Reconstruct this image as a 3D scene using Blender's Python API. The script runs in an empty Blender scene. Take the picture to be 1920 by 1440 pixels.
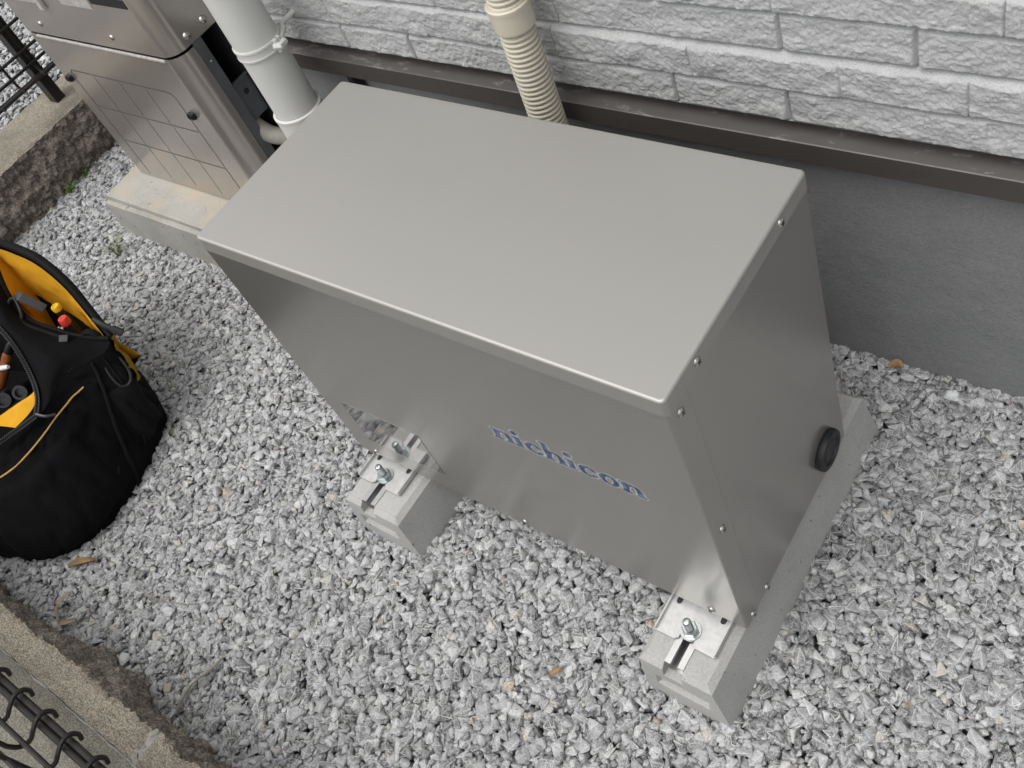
import bpy, bmesh, math, random
import numpy as np
from mathutils import Vector, Matrix, Euler
R = math.radians
scene = bpy.context.scene
COL = scene.collection
# ------------------------------------------------------------------ camera
cd = bpy.data.cameras.new('camera'); cam = bpy.data.objects.new('camera', cd); COL.objects.link(cam)
AX = Matrix(((0.79007, 0.53170, -0.30509), (-0.25238, 0.73569, 0.62854), (0.55865, -0.41959, 0.71544)))
cam.matrix_world = Matrix.Translation((0.8729, -0.6376, 1.4958)) @ AX.transposed().to_4x4()
cd.sensor_width = 36.0; cd.lens = 36.0 * 1924.44 / 1920.0
cd.shift_x = -(982.72 - 960) / 1920.0; cd.shift_y = (562.40 - 720) / 1920.0
cd.clip_start = 0.02; cd.clip_end = 600
scene.camera = cam
# ------------------------------------------------------------------ sky, sun, exposure
SUN_EL, SUN_AZ = 66.0, 196.0            # azimuth clockwise from +y
w = bpy.data.worlds.new('World'); scene.world = w; w.use_nodes = True
nt = w.node_tree; nt.nodes.clear()
sk = nt.nodes.new('ShaderNodeTexSky'); sk.sky_type = 'NISHITA'; sk.sun_disc = False
sk.sun_elevation = R(SUN_EL); sk.sun_rotation = R(SUN_AZ); sk.air_density = 1.0; sk.dust_density = 4.0
hs = nt.nodes.new('ShaderNodeHueSaturation'); hs.inputs['Saturation'].default_value = 0.12   # grey overcast
bg = nt.nodes.new('ShaderNodeBackground'); bg.inputs[1].default_value = 0.14
wo = nt.nodes.new('ShaderNodeOutputWorld')
nt.links.new(sk.outputs[0], hs.inputs['Color']); nt.links.new(hs.outputs[0], bg.inputs[0]); nt.links.new(bg.outputs[0], wo.inputs[0])
sl = bpy.data.lights.new('sun', 'SUN'); sun = bpy.data.objects.new('sun', sl); COL.objects.link(sun)
sl.energy = .6; sl.angle = R(70); sl.color = (1.0, 0.985, 0.96)
sd = Vector((math.sin(R(SUN_AZ)) * math.cos(R(SUN_EL)), math.cos(R(SUN_AZ)) * math.cos(R(SUN_EL)), math.sin(R(SUN_EL))))
sun.rotation_euler = sd.to_track_quat('Z', 'Y').to_euler(); sun.location = (0, 0, 6)
vs = scene.view_settings; vs.view_transform = 'Standard'; vs.look = 'None'; vs.gamma = 1; vs.use_curve_mapping = False
vs.exposure = 0.56
try:
    scene.cycles.use_denoising = True; scene.cycles.max_bounces = 8
except Exception: pass

rng = np.random.default_rng(7); random.seed(7)
# ------------------------------------------------------------------ materials
class NT:
    def __init__(s, name):
        s.m = bpy.data.materials.new(name); s.m.use_nodes = True; s.t = s.m.node_tree; s.t.nodes.clear()
        s.out = s.n('ShaderNodeOutputMaterial'); s.b = s.n('ShaderNodeBsdfPrincipled'); s.l(s.b.outputs[0], s.out.inputs[0])
        s.tc = s.n('ShaderNodeTexCoord')
    def n(s, t, **k):
        x = s.t.nodes.new(t)
        for a, v in k.items(): setattr(x, a, v)
        return x
    def l(s, a, b): s.t.links.new(a, b)
    def noise(s, scale, detail=4, rough=.55, vec=None, stretch=None):
        x = s.n('ShaderNodeTexNoise'); x.inputs['Scale'].default_value = scale; x.inputs['Detail'].default_value = detail; x.inputs['Roughness'].default_value = rough
        v = vec or s.tc.outputs['Object']
        if stretch:
            mp = s.n('ShaderNodeMapping'); mp.inputs['Scale'].default_value = stretch; s.l(v, mp.inputs[0]); v = mp.outputs[0]
        s.l(v, x.inputs['Vector']); return x.outputs[0]
    def ramp(s, f, *stops):
        x = s.n('ShaderNodeValToRGB'); e = x.color_ramp.elements
        while len(e) < len(stops): e.new(.5)
        for q, (p, c) in zip(e, stops):
            q.position = p; q.color = (c if len(c) == 4 else (*c, 1)) if hasattr(c, '__len__') else (c, c, c, 1)
        s.l(f, x.inputs[0]); return x.outputs[0]
    def mix(s, f, a, b, mode='MIX'):
        x = s.n('ShaderNodeMix', data_type='RGBA', blend_type=mode)
        for i, v in ((0, f), (6, a), (7, b)):
            if hasattr(v, 'is_linked'): s.l(v, x.inputs[i])
            elif i == 0: x.inputs[0].default_value = v
            else: x.inputs[i].default_value = (*v, 1)
        return x.outputs[2]
    def col(s, c): 
        if hasattr(c, 'is_linked'): s.l(c, s.b.inputs['Base Color'])
        else: s.b.inputs['Base Color'].default_value = (*c, 1)
    def bump(s, h, strength=.3, dist=.002, prev=None):
        x = s.n('ShaderNodeBump'); x.inputs['Strength'].default_value = strength; x.inputs['Distance'].default_value = dist
        s.l(h, x.inputs['Height'])
        if prev is not None: s.l(prev, x.inputs['Normal'])
        s.l(x.outputs[0], s.b.inputs['Normal']); return x.outputs[0]
    def set(s, **k):
        for a, v in k.items():
            i = s.b.inputs[a.replace('_', ' ')]
            if hasattr(v, 'is_linked'): s.l(v, i)
            else: i.default_value = v
        return s
def simple(name, c, rough=.5, metal=0, var=.12, scale=40, bump=.0, bscale=300, bdist=.001):
    m = NT(name); n = m.noise(scale, 4)
    lo = tuple(max(0, x * (1 - var)) for x in c); hi = tuple(min(1, x * (1 + var)) for x in c)
    m.col(m.ramp(n, (.3, lo), (.7, hi))); m.set(Roughness=rough, Metallic=metal)
    if bump: m.bump(m.noise(bscale, 3), bump, bdist)
    return m.m
M = {}
def metal_paint(name, c, rough, wav=.0):
    m = NT(name)
    big = m.noise(3.2, 2)
    m.col(m.ramp(big, (.3, tuple(x * .985 for x in c)), (.7, tuple(x * 1.015 for x in c)))); m.set(Metallic=.72, Roughness=rough)
    if wav: m.bump(m.noise(6, 1), wav, .004)
    return m.m
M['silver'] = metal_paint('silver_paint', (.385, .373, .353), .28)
M['silver_top'] = metal_paint('silver_paint_lid', (.445, .434, .414), .53)  # same paint as the body, lightened for the skylight on top
M['bronze'] = metal_paint('warm_silver_paint', (.52, .48, .44), .24)
M['steel'] = simple('dark_sheet_steel', (.17, .185, .195), .45, .6, .15, 20)
M['black_in'] = simple('dark_interior', (.012, .012, .013), .8)
M['zinc'] = simple('zinc_bolt', (.44, .47, .47), .28, 1.0, .12, 300, .15, 700, .0005)
M['alu'] = simple('aluminium', (.52, .52, .52), .34, 1.0, .08, 60)
M['plate'] = simple('galvanised_plate', (.56, .56, .555), .46, .55, .10, 90, .08, 500, .0005)
M['screw'] = simple('screw_steel', (.55, .54, .52), .25, 1.0, .1, 200)
M['screw_dark'] = simple('screw_recess', (.05, .05, .05), .5, .6)  # dark colour paints the shade of recesses that are not cut
M['rubber'] = simple('black_rubber', (.016, .017, .019), .55, 0, .2, 60)
M['pvc'] = simple('white_pvc', (.60, .60, .575), .35, 0, .03, 8)
M['beige'] = simple('beige_plastic', (.56, .515, .42), .4, 0, .05, 15)
M['hose'] = simple('pale_hose', (.32, .305, .265), .5)
M['brown'] = None
m = NT('brown_flashing'); d = m.noise(38, 7, .7, stretch=(.35, 1.2, 1.2)); e = m.noise(160, 4)
dust = m.ramp(d, (.56, 0.0), (.60, .8), (.66, .25)); nz = m.n('ShaderNodeNewGeometry'); sx = m.n('ShaderNodeSeparateXYZ'); m.l(nz.outputs['Normal'], sx.inputs[0])
up = m.ramp(sx.outputs[2], (.5, 0.0), (.9, 1.0))
mul = m.mix(1.0, dust, up, 'MULTIPLY'); mul2 = m.mix(1.0, mul, m.ramp(e, (.35, .25), (.65, .8)), 'MULTIPLY')
base = m.mix(up, (.070, .061, .057), (.115, .106, .101))
m.col(m.mix(mul2, base, (.34, .33, .32))); m.set(Roughness=m.ramp(d, (.4, .36), (.6, .55)), Metallic=.15); m.bump(e, .12, .0006); M['brown'] = m.m
m = NT('siding_paint'); n1 = m.noise(520, 3); n2 = m.noise(30, 6, .65); n3 = m.noise(4, 3)
c1 = m.ramp(n2, (.25, (.435, .441, .438)), (.75, (.525, .531, .526))); c2 = m.ramp(n1, (.30, .72), (.55, 1.0))
m.col(m.mix(1.0, c1, c2, 'MULTIPLY')); m.set(Roughness=.75)
b = m.bump(m.noise(300, 5, .7), .8, .0018); m.bump(m.noise(90, 6, .7), .35, .004, b); M['siding'] = m.m
m = NT('foundation_mortar'); n1 = m.noise(14, 6, .6); n2 = m.noise(260, 4, .7); n3 = m.noise(55, 3, stretch=(1, 1, .3))
m.col(m.mix(.45, m.ramp(n1, (.3, (.185, .187, .187)), (.7, (.23, .232, .231))), m.ramp(n2, (.3, (.13, .134, .136)), (.7, (.275, .278, .278)))))
m.set(Roughness=.9); b = m.bump(n2, .7, .0016); m.bump(m.noise(40, 5, .6), .5, .004, b); M['found'] = m.m
def concrete(name, lo, hi, sc=18, fine=240, bs=.5, stain=None, pores=True, bd=.0012):
    m = NT(name); n1 = m.noise(sc, 6, .6); n2 = m.noise(fine, 4, .7)
    c = m.mix(.6 if bd > .002 else .4, m.ramp(n1, (.3, lo), (.7, hi)), m.ramp(n2, (.44 if bd > .002 else .3, tuple(x * (.45 if bd > .002 else .75) for x in lo)), (.56 if bd > .002 else .7, tuple(min(1, x * 1.25) for x in hi))))
    if stain:
        sf = m.ramp(m.noise(stain[1], 6, .7), (.48, 0.0), (.62, stain[2]))
        if name == 'weathered_slab':      # rain run-off from the heater stained the upper face only
            g_ = m.n('ShaderNodeNewGeometry'); x_ = m.n('ShaderNodeSeparateXYZ'); m.l(g_.outputs['Normal'], x_.inputs[0]); sf = m.mix(1.0, sf, m.ramp(x_.outputs[2], (.6, 0.0), (.9, 1.0)), 'MULTIPLY')
        c = m.mix(sf, c, stain[0])
    if pores: c = m.mix(m.ramp(m.noise(75, 1), (.24, .75), (.27, 0.0)), c, tuple(x * .35 for x in lo))
    m.col(c); m.set(Roughness=.9); b = m.bump(n2, bs, bd); m.bump(n1, .3, .003, b); return m.m
M['conc'] = concrete('block_concrete', (.335, .334, .322), (.445, .442, .425), 9, 300, .45)
M['slab'] = concrete('weathered_slab', (.30, .29, .265), (.44, .43, .39), 9, 260, .6, ((.47, .385, .28), 5, .7))
M['wall'] = concrete('split_block', (.235, .205, .160), (.49, .435, .345), 60, 330, 1.4, ((.17, .155, .125), 9, .5), False, .003)
M['wall_face'] = concrete('split_block_face', (.12, .103, .085), (.33, .285, .24), 70, 230, 1.6, ((.085, .073, .060), 28, .55), False, .003)  # darker copy of the block face, left wall's shade in its colour
M['wall_face_pale'] = concrete('split_block_face_pale', (.17, .15, .122), (.42, .375, .31), 70, 230, 1.6, ((.115, .10, .08), 28, .5), False, .003)
M['edging'] = concrete('greenish_concrete', (.135, .127, .102), (.245, .232, .190), 26, 350, .7, ((.13, .128, .095), 6, .5), False, .0025)
M['mortar'] = concrete('grey_mortar', (.20, .20, .18), (.38, .365, .32), 50, 220, 1.2, None, False)
M['pave'] = concrete('outer_paving', (.24, .225, .19), (.36, .34, .29), 30, 420, .8, None, False)
M['soil'] = concrete('ground_grit', (.13, .13, .13), (.26, .26, .26), 60, 300, 1, None, False)
m = NT('crushed_stone'); at = m.n('ShaderNodeAttribute', attribute_name='tone'); wr = m.n('ShaderNodeAttribute', attribute_name='wear')
v = m.noise(170, 6, .7); v2 = m.noise(85, 7, .75); n4 = m.noise(620, 3, .7)
vein = m.ramp(v2, (.455, 0.0), (.50, .55), (.545, 0.0))
c = m.mix(1.0, at.outputs['Color'], m.ramp(v, (.30, .62), (.70, 1.30)), 'MULTIPLY')
c = m.mix(vein, c, (.66, .66, .65)); c = m.mix(wr.outputs['Fac'], c, (.66, .66, .65))
c = m.mix(.5, c, m.mix(1.0, c, m.ramp(n4, (.3, .6), (.7, 1.4)), 'MULTIPLY'))
m.col(c); m.set(Roughness=.82); m.bump(m.noise(260, 5, .7), .6, .0022); M['stone'] = m.m
def fabric(name, c, rough=.8, sc=900, var=.25):
    m = NT(name); n = m.noise(22, 5); wv = m.noise(sc, 2)
    m.col(m.ramp(n, (.3, tuple(x * (1 - var) for x in c)), (.7, tuple(x * (1 + var) for x in c)))); m.set(Roughness=rough)
    m.set(Specular_IOR_Level=.14); b = m.bump(wv, .4, .0008); m.bump(n, .3, .006, b); return m.m
M['bag'] = fabric('black_nylon', (.0030, .0031, .0038), .85)
M['bag_web'] = fabric('black_webbing', (.0055, .0055, .006), .7, 500)
M['yellow'] = fabric('yellow_lining', (.62, .31, .018), .75, 500, .12)
M['ochre'] = fabric('ochre_panel', (.30, .17, .022), .8, 500, .15)
M['piping'] = simple('tan_piping', (.50, .29, .08), .6)
M['plas_black'] = simple('black_plastic', (.008, .008, .0085), .55)
M['fence'] = simple('dark_fence_coat', (.019, .017, .016), .42, .2, .25, 60, .05, 300)
M['fence_rod'] = simple('dark_fence_rod', (.027, .023, .021), .40, .2, .2, 60)
m = NT('blue_lettering'); m.col(m.mix(m.ramp(m.noise(130, 3), (.40, 0.0), (.62, .85)), (.014, .036, .115), (.17, .21, .30))); m.set(Roughness=.4); M['blue'] = m.m
m = NT('letter_edge'); m.col(m.ramp(m.noise(120, 3), (.35, (.42, .42, .405)), (.65, (.62, .605, .54)))); m.set(Roughness=.5); M['halo'] = m.m
m = NT('glossy_sticker'); m.col((.34, .34, .335)); m.set(Metallic=.9, Roughness=.07); m.bump(m.noise(60, 2, stretch=(1, 1, 8)), .02, .0005); M['sticker'] = m.m
M['label'] = simple('worn_label', (.42, .40, .385), .45, 0, .25, 60)
M['leafdry'] = simple('dry_leaf', (.30, .18, .09), .7, 0, .3, 60)
M['leafpale'] = simple('pale_dry_leaf', (.34, .28, .20), .7, 0, .3, 60)
M['twig'] = simple('grey_twig', (.27, .25, .215), .8, 0, .2, 90)
M['weed'] = simple('weed_green', (.10, .16, .035), .6, 0, .35, 60)
M['weedpale'] = simple('pale_grass', (.26, .30, .15), .6, 0, .3, 60)
M['red'] = simple('red_plastic', (.60, .045, .04), .35)
M['yelp'] = simple('yellow_plastic', (.72, .47, .02), .35)
M['orange'] = simple('orange_plastic', (.22, .06, .015), .5)
M['whitep'] = simple('white_plastic', (.75, .75, .74), .35)
M['gun'] = simple('gunmetal', (.06, .06, .063), .3, .9)
M['greyp'] = simple('grey_plastic', (.07, .075, .085), .45)

# ------------------------------------------------------------------ helpers
def link(name, me, mats, parent=None):
    o = bpy.data.objects.new(name, me); COL.objects.link(o)
    for mm in (mats if isinstance(mats, (list, tuple)) else [mats]): me.materials.append(M[mm] if isinstance(mm, str) else mm)
    if parent is not None: o.parent = parent
    return o
def fin(name, bm, mats, parent=None, smooth=False, angle=35):
    me = bpy.data.meshes.new(name); bmesh.ops.recalc_face_normals(bm, faces=bm.faces[:]) if smooth != 'keep' else None
    bm.to_mesh(me); bm.free()
    if smooth:
        me.polygons.foreach_set('use_smooth', [True] * len(me.polygons))
        try: me.set_sharp_from_angle(angle=R(angle))
        except Exception: pass
    o = link(name, me, mats, parent)
    if smooth: w_ = o.modifiers.new('n', 'WEIGHTED_NORMAL'); w_.keep_sharp = True; w_.weight = 90
    return o
def thing(name, loc=(0, 0, 0)):
    o = bpy.data.objects.new(name, None); o.location = loc; o.empty_display_size = .05; COL.objects.link(o); return o
def tag(o, label=None, cat=None, group=None, kind=None):
    if label: o['label'] = label
    if cat: o['category'] = cat
    if group: o['group'] = group
    if kind: o['kind'] = kind
    return o
def settle(root):
    """children were built in world space: keep them there under a root that stands at the thing's base"""
    inv = Matrix.Translation(root.location).inverted()
    for c in [x for x in bpy.data.objects if x.parent == root]:
        c.matrix_parent_inverse = inv
def box(bm, a, b, bev=0, seg=2, mat=0):
    x0, y0, z0 = a; x1, y1, z1 = b
    vs_ = [bm.verts.new(p) for p in ((x0, y0, z0), (x1, y0, z0), (x1, y1, z0), (x0, y1, z0), (x0, y0, z1), (x1, y0, z1), (x1, y1, z1), (x0, y1, z1))]
    fs = [bm.faces.new([vs_[i] for i in f]) for f in ((3, 2, 1, 0), (4, 5, 6, 7), (0, 1, 5, 4), (1, 2, 6, 5), (2, 3, 7, 6), (3, 0, 4, 7))]
    for f in fs: f.material_index = mat
    if bev:
        ed = list({e for f in fs for e in f.edges})
        r = bmesh.ops.bevel(bm, geom=ed, offset=bev, segments=seg, profile=.5, affect='EDGES')
        for f in r['faces']: f.material_index = mat
    return vs_
def lathe(bm, prof, n=24, mtx=None, mat=0, cap=True):
    """prof: list of (radius, height) revolved about z"""
    rings = []
    for r, h in prof:
        ring = []
        for i in range(n):
            a = 2 * math.pi * i / n; p = Vector((r * math.cos(a), r * math.sin(a), h))
            ring.append(bm.verts.new(mtx @ p if mtx else p))
        rings.append(ring)
    for k in range(len(rings) - 1):
        for i in range(n):
            f = bm.faces.new((rings[k][i], rings[k][(i + 1) % n], rings[k + 1][(i + 1) % n], rings[k + 1][i])); f.material_index = mat
    if cap:
        for rg, rev in ((rings[0], True), (rings[-1], False)):
            f = bm.faces.new(rg[::-1] if rev else rg); f.material_index = mat
def cr(pts, n):
    """Catmull-Rom resample of an open polyline to n points"""
    P = [Vector(p) for p in pts]; P = [P[0] * 2 - P[1]] + P + [P[-1] * 2 - P[-2]]; m_ = len(P) - 3; out = []
    for i in range(n):
        t = i / (n - 1) * m_; k = min(int(t), m_ - 1); t -= k; a, b, c, d_ = P[k:k + 4]
        out.append(.5 * ((2 * b) + (c - a) * t + (2 * a - 5 * b + 4 * c - d_) * t * t + (3 * b - a - 3 * c + d_) * t ** 3))
    return out
def crc(pts, n):
    """closed Catmull-Rom"""
    P = [Vector(p) for p in pts]; L = len(P); out = []
    for i in range(n):
        t = i / n * L; k = int(t); t -= k; a, b, c, d_ = (P[(k + j - 1) % L] for j in range(4))
        out.append(.5 * ((2 * b) + (c - a) * t + (2 * a - 5 * b + 4 * c - d_) * t * t + (3 * b - a - 3 * c + d_) * t ** 3))
    return out
def tube(bm, pts, r, n=8, mat=0, closed=False, squash=1.0, flatdir=None):
    P = [Vector(p) for p in pts]; rings = []; up = Vector((0.13, .21, .97)).normalized(); L = len(P)
    for i, p in enumerate(P):
        t = (P[(i + 1) % L] - P[i - 1]) if closed else (P[min(i + 1, L - 1)] - P[max(i - 1, 0)])
        t.normalize(); s = t.cross(flatdir if flatdir is not None else up); s.normalize(); u = s.cross(t)
        rr = r[i] if hasattr(r, '__len__') else r
        rings.append([bm.verts.new(p + s * (rr * math.cos(2 * math.pi * j / n)) + u * (rr * squash * math.sin(2 * math.pi * j / n))) for j in range(n)])
    for k in range(L if closed else L - 1):
        a, b = rings[k], rings[(k + 1) % L]
        for j in range(n):
            f = bm.faces.new((a[j], a[(j + 1) % n], b[(j + 1) % n], b[j])); f.material_index = mat
    if not closed:
        f = bm.faces.new(rings[0][::-1]); f.material_index = mat; f = bm.faces.new(rings[-1]); f.material_index = mat
def prism(bm, poly, axis, a, b, mat=0):
    """poly 2D extruded along axis from a to b (axis 0: poly=(y,z); 1: (x,z); 2: (x,y))"""
    def P(p, t): q = list(p); q.insert(axis, t); return q
    A = [bm.verts.new(P(p, a)) for p in poly]; B = [bm.verts.new(P(p, b)) for p in poly]; n = len(poly)
    fs = [bm.faces.new(A[::-1]), bm.faces.new(B)] + [bm.faces.new((A[i], A[(i + 1) % n], B[(i + 1) % n], B[i])) for i in range(n)]
    for f in fs: f.material_index = mat
    return fs
def vnoise(u, v, seed):
    u = np.asarray(u, float); v = np.asarray(v, float); iu = np.floor(u).astype(np.int64); iv = np.floor(v).astype(np.int64); fu = u - iu; fv = v - iv
    fu = fu * fu * (3 - 2 * fu); fv = fv * fv * (3 - 2 * fv)
    def h(a, b):
        x = (a * 374761393 + b * 668265263 + seed * 1442695041) & 0x7fffffff
        x = ((x ^ (x >> 13)) * 1274126177) & 0x7fffffff; return ((x ^ (x >> 16)) & 0xffff) / 65535.0
    return (h(iu, iv) * (1 - fu) + h(iu + 1, iv) * fu) * (1 - fv) + (h(iu, iv + 1) * (1 - fu) + h(iu + 1, iv + 1) * fu) * fv
def fbm(u, v, seed, oct=4, gain=.5):
    s = 0; a = 1; t = 0
    for k in range(oct): s = s + a * vnoise(u * 2 ** k, v * 2 ** k, seed + k * 17); t += a; a *= gain
    return s / t
def grid_mesh(name, P, mats, parent=None, smooth=False, flip=False, extra=None):
    """P: (nu,nv,3) array -> grid"""
    nu, nv = P.shape[:2]; idx = np.arange(nu * nv).reshape(nu, nv)
    q = np.stack([idx[:-1, :-1], idx[1:, :-1], idx[1:, 1:], idx[:-1, 1:]], -1).reshape(-1, 4)
    if flip: q = q[:, ::-1]
    V = P.reshape(-1, 3)
    if extra is not None:
        ev, eq = extra; q = np.concatenate([q, np.asarray(eq) + len(V)]); V = np.concatenate([V, np.asarray(ev, float)])
    me = bpy.data.meshes.new(name); me.vertices.add(len(V)); me.vertices.foreach_set('co', V.ravel().astype(np.float32))
    me.loops.add(q.size); me.loops.foreach_set('vertex_index', q.ravel().astype(np.int32)); me.polygons.add(len(q))
    me.polygons.foreach_set('loop_start', np.arange(0, q.size, 4, dtype=np.int32)); me.update(calc_edges=True)
    if smooth: me.polygons.foreach_set('use_smooth', [True] * len(q))
    return link(name, me, mats, parent)

GZ = -.12                     # mean gravel surface
WALLY = .425                  # foundation face
W, D, H = .8122, .361, .60    # cabinet
FY, BY, RX, LX = -D / 2, D / 2, W / 2, -W / 2
# ------------------------------------------------------------------ ground
bm = bmesh.new()
for a, b in (((-150, -150), (150, 150)),):
    f = bm.faces.new([bm.verts.new(p) for p in ((a[0], a[1], -.16), (b[0], a[1], -.16), (b[0], b[1], -.16), (a[0], b[1], -.16))])
tag(fin('ground', bm, 'soil'), kind='structure')
bm = bmesh.new(); box(bm, (-8, -4.0, -.158), (6, -1.03, .02)); tag(fin('pavement', bm, 'pave'), kind='structure')
bm = bmesh.new(); box(bm, (-7, -1.0, -.158), (-2.325, 7, .015)); tag(fin('raised_ground', bm, 'soil'), kind='structure')

# ------------------------------------------------------------------ house: siding, flashing, foundation
house = thing('house', (-.3, WALLY, GZ)); tag(house, 'house wall of pale grey split stone siding above dark flashing and grey foundation', 'house')
def siding_depth(x, z, rows, res):
    """height field: positive = towards the viewer (-y)"""
    h = np.full(x.shape, 0.0)
    for k, (z0, z1, joints, prd, ledge) in enumerate(rows):
        m_ = (z >= z0) & (z < z1)
        if not m_.any(): continue
        xs = x[m_]; zs = z[m_]; jx = np.array([j[0] for j in joints]); jt = np.array([j[1] for j in joints])
        i = np.searchsorted(jx, xs); i = np.clip(i, 1, len(jx) - 1); left, right = jx[i - 1], jx[i]; rt = jt[i]; lt = jt[i - 1]
        seed = i * 7 + k * 131
        off = ((seed * 2654435761) % 97) / 97.0
        # split face
        u = xs * 28 + off * 31; v = zs * 28 + k * 5
        big = fbm(u * .55 + v * .25, v * .9 - u * .2, 11 + k, 3); fine = fbm(u * 2.1, v * 2.6, 57, 4, .6)
        rid = np.abs(fbm(u * 1.1 + v * .6, v * 1.5, 91 + k, 4, .55) - .5) * 2
        face = .015 + prd * .7 + (big - .5) * .0075 + (fine - .5) * .0045 - rid * .0010 + (fbm(xs * 210 + zs * 60, zs * 230, 71, 3, .6) - .5) * .0034 + (off - .5) * .002
        # sharp steps of cleaved stone
        face += (np.floor(big * 8) / 8 - big) * .003
        # smooth chamfered ledge on top (catches the sky)
        t = (z1 - zs); led = ledge * (.92 + .22 * fbm(xs * 18, zs * 0 + k, 5, 2))
        ch = np.clip(t / led, 0, 1)
        top = .0015 + (.0145 + prd * .8) * ch ** .85
        face = np.where(t < led, np.minimum(top, face), face)
        # under edge: small drop to the groove of the row below
        bt = zs - z0; face = np.where(bt < .0035, np.minimum(face, .009 + .006 * bt / .0035), face)
        # end joints: wide chamfer or thin line
        dl = xs - left; dr = right - xs
        for dd, tp in ((dr, rt), (dl, lt)):
            wd = np.where(tp == 1, .013, .0022)
            lo = np.where(tp == 1, .005, .010)
            jf = lo + np.clip(dd / wd, 0, 1) * (.022)
            use = dd < wd
            if dd is dl: use = use & (dd < np.where(tp == 1, .004, .0016)); jf = lo + np.clip(dd / np.where(tp == 1, .004, .0016), 0, 1) * .016
            face = np.where(use, np.minimum(face, jf), face)
        h[m_] = face
    return h
def mk_rows(zs, x0, x1, known):
    rows = []
    for k in range(len(zs) - 1):
        js = list(known.get(k, []))
        xs = sorted(js)
        lo = xs[0][0] if xs else 0.05; a = []
        xx = lo
        while xx > x0: xx -= random.choice((.17, .23, .26, .34)); a.append((xx, random.choice((1, 1, 0))))
        xx = xs[-1][0] if xs else .05
        while xx < x1: xx += random.choice((.17, .23, .26, .34)); a.append((xx, random.choice((1, 1, 0))))
        js = sorted(xs + a)
        rows.append((zs[k], zs[k + 1], js, (.002, .007, .0, .007, .002)[k % 5], (.0095, .013, .009, .013, .0105)[k % 5]))
    return rows
ZS = [.459, .520, .588, .652] + [.715 + .064 * k for k in range(12)]
KN = {0: [(-0.657, 1), (-0.477, 1), (0.085, 1), (0.273, 1), (0.549, 0)], 1: [(-0.668, 0), (-0.417, 0), (-0.126, 0), (0.125, 0), (0.357, 0)], 2: [(-0.368, 1), (-0.105, 1), (0.276, 1), (0.462, 1)], 3: [(-0.285, 1), (-0.103, 1), (0.084, 1), (0.271, 0), (0.566, 0)], 4: [(-0.029, 1), (0.268, 1)]}
rows = mk_rows(ZS, -2.2, 1.7, KN)
xs = np.concatenate([np.linspace(-2.0, -1.0, 260)[:-1], np.linspace(-1.0, .75, 1050), np.linspace(.75, 1.5, 220)[1:]]); zs = np.concatenate([np.linspace(ZS[0], .80, 210), np.linspace(.80, ZS[-1] - 1e-4, 190)[1:]])
X, Z = np.meshgrid(xs, zs, indexing='ij'); Hh = siding_depth(X, Z, rows, 0)
P = np.stack([X, WALLY - .011 - Hh, Z], -1)
zt = ZS[-1] - 1e-4; y0 = WALLY - .024
ev = [(-2, y0, zt), (1.5, y0, zt), (1.5, y0, 4.6), (-2, y0, 4.6), (1.5, y0, ZS[0]), (5, y0, ZS[0]), (5, y0, 4.6),
      (-2, y0, ZS[0]), (-2, 7, ZS[0]), (-2, 7, 4.6), (5, 7, ZS[0]), (5, 7, 4.6),
      (-2, WALLY + .03, ZS[0]), (5, WALLY + .03, ZS[0])]
eq = [(0, 1, 2, 3), (4, 5, 6, 2), (7, 0, 3, 9), (7, 9, 8, 7), (3, 2, 11, 9), (2, 6, 11, 2), (5, 10, 11, 6)]
eq = [(0, 1, 2, 3), (4, 5, 6, 2), (8, 7, 3, 9), (3, 6, 11, 9), (5, 10, 11, 6), (7, 12, 13, 5)]
grid_mesh('siding', P, 'siding', house, extra=(ev, eq))
bm = bmesh.new()      # folded metal drip flashing
prism(bm, [(WALLY + .01, .4375), (WALLY - .022, .4352), (WALLY - .038, .4335), (WALLY - .040, .4325), (WALLY - .040, .3935), (WALLY - .034, .3915), (WALLY - .034, .3935), (WALLY + .01, .396)], 0, -1.98, 4.98)
fin('drip_flashing', bm, 'brown', house)
fx = np.linspace(-1.97, 3.0, 500); fz = np.linspace(-.16, .41, 60); X, Z = np.meshgrid(fx, fz, indexing='ij')
Y = WALLY + (fbm(X * 9, Z * 9, 3, 3) - .5) * .004
grid_mesh('foundation', np.stack([X, Y, Z], -1), 'found', house, True)
settle(house)

# ------------------------------------------------------------------ the cabinet
cab = thing('electrical_cabinet', (0, 0, GZ)); tag(cab, 'large silver grey metal cabinet with blue lettering standing on two concrete blocks', 'cabinet')
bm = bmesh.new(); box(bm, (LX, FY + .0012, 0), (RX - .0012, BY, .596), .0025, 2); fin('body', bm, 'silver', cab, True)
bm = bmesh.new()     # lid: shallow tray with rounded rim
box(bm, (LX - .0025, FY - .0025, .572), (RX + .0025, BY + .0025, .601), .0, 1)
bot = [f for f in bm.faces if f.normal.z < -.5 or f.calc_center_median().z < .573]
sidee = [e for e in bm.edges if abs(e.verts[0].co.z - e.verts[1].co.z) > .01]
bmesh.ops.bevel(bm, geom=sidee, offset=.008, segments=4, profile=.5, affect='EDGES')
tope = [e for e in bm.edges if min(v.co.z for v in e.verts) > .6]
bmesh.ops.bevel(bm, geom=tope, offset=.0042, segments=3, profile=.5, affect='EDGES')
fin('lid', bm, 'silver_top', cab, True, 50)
bm = bmesh.new()     # front panel folded round both sides
t = .0013; rw = .040
prism(bm, [(LX - t, FY + rw), (LX - t, FY), (LX - t + .002, FY - t), (RX + t - .003, FY - t), (RX + t - .0008, FY - t + .0008), (RX + t, FY + .002), (RX + t, FY + rw), (RX - .0002, FY + rw), (RX - .0002, FY + .0004), (LX + .0002, FY + .0004), (LX + .0002, FY + rw)], 2, -.0015, .5715)
fin('front_panel', bm, 'silver', cab)
bm = bmesh.new()     # side panel plate behind the fold
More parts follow.
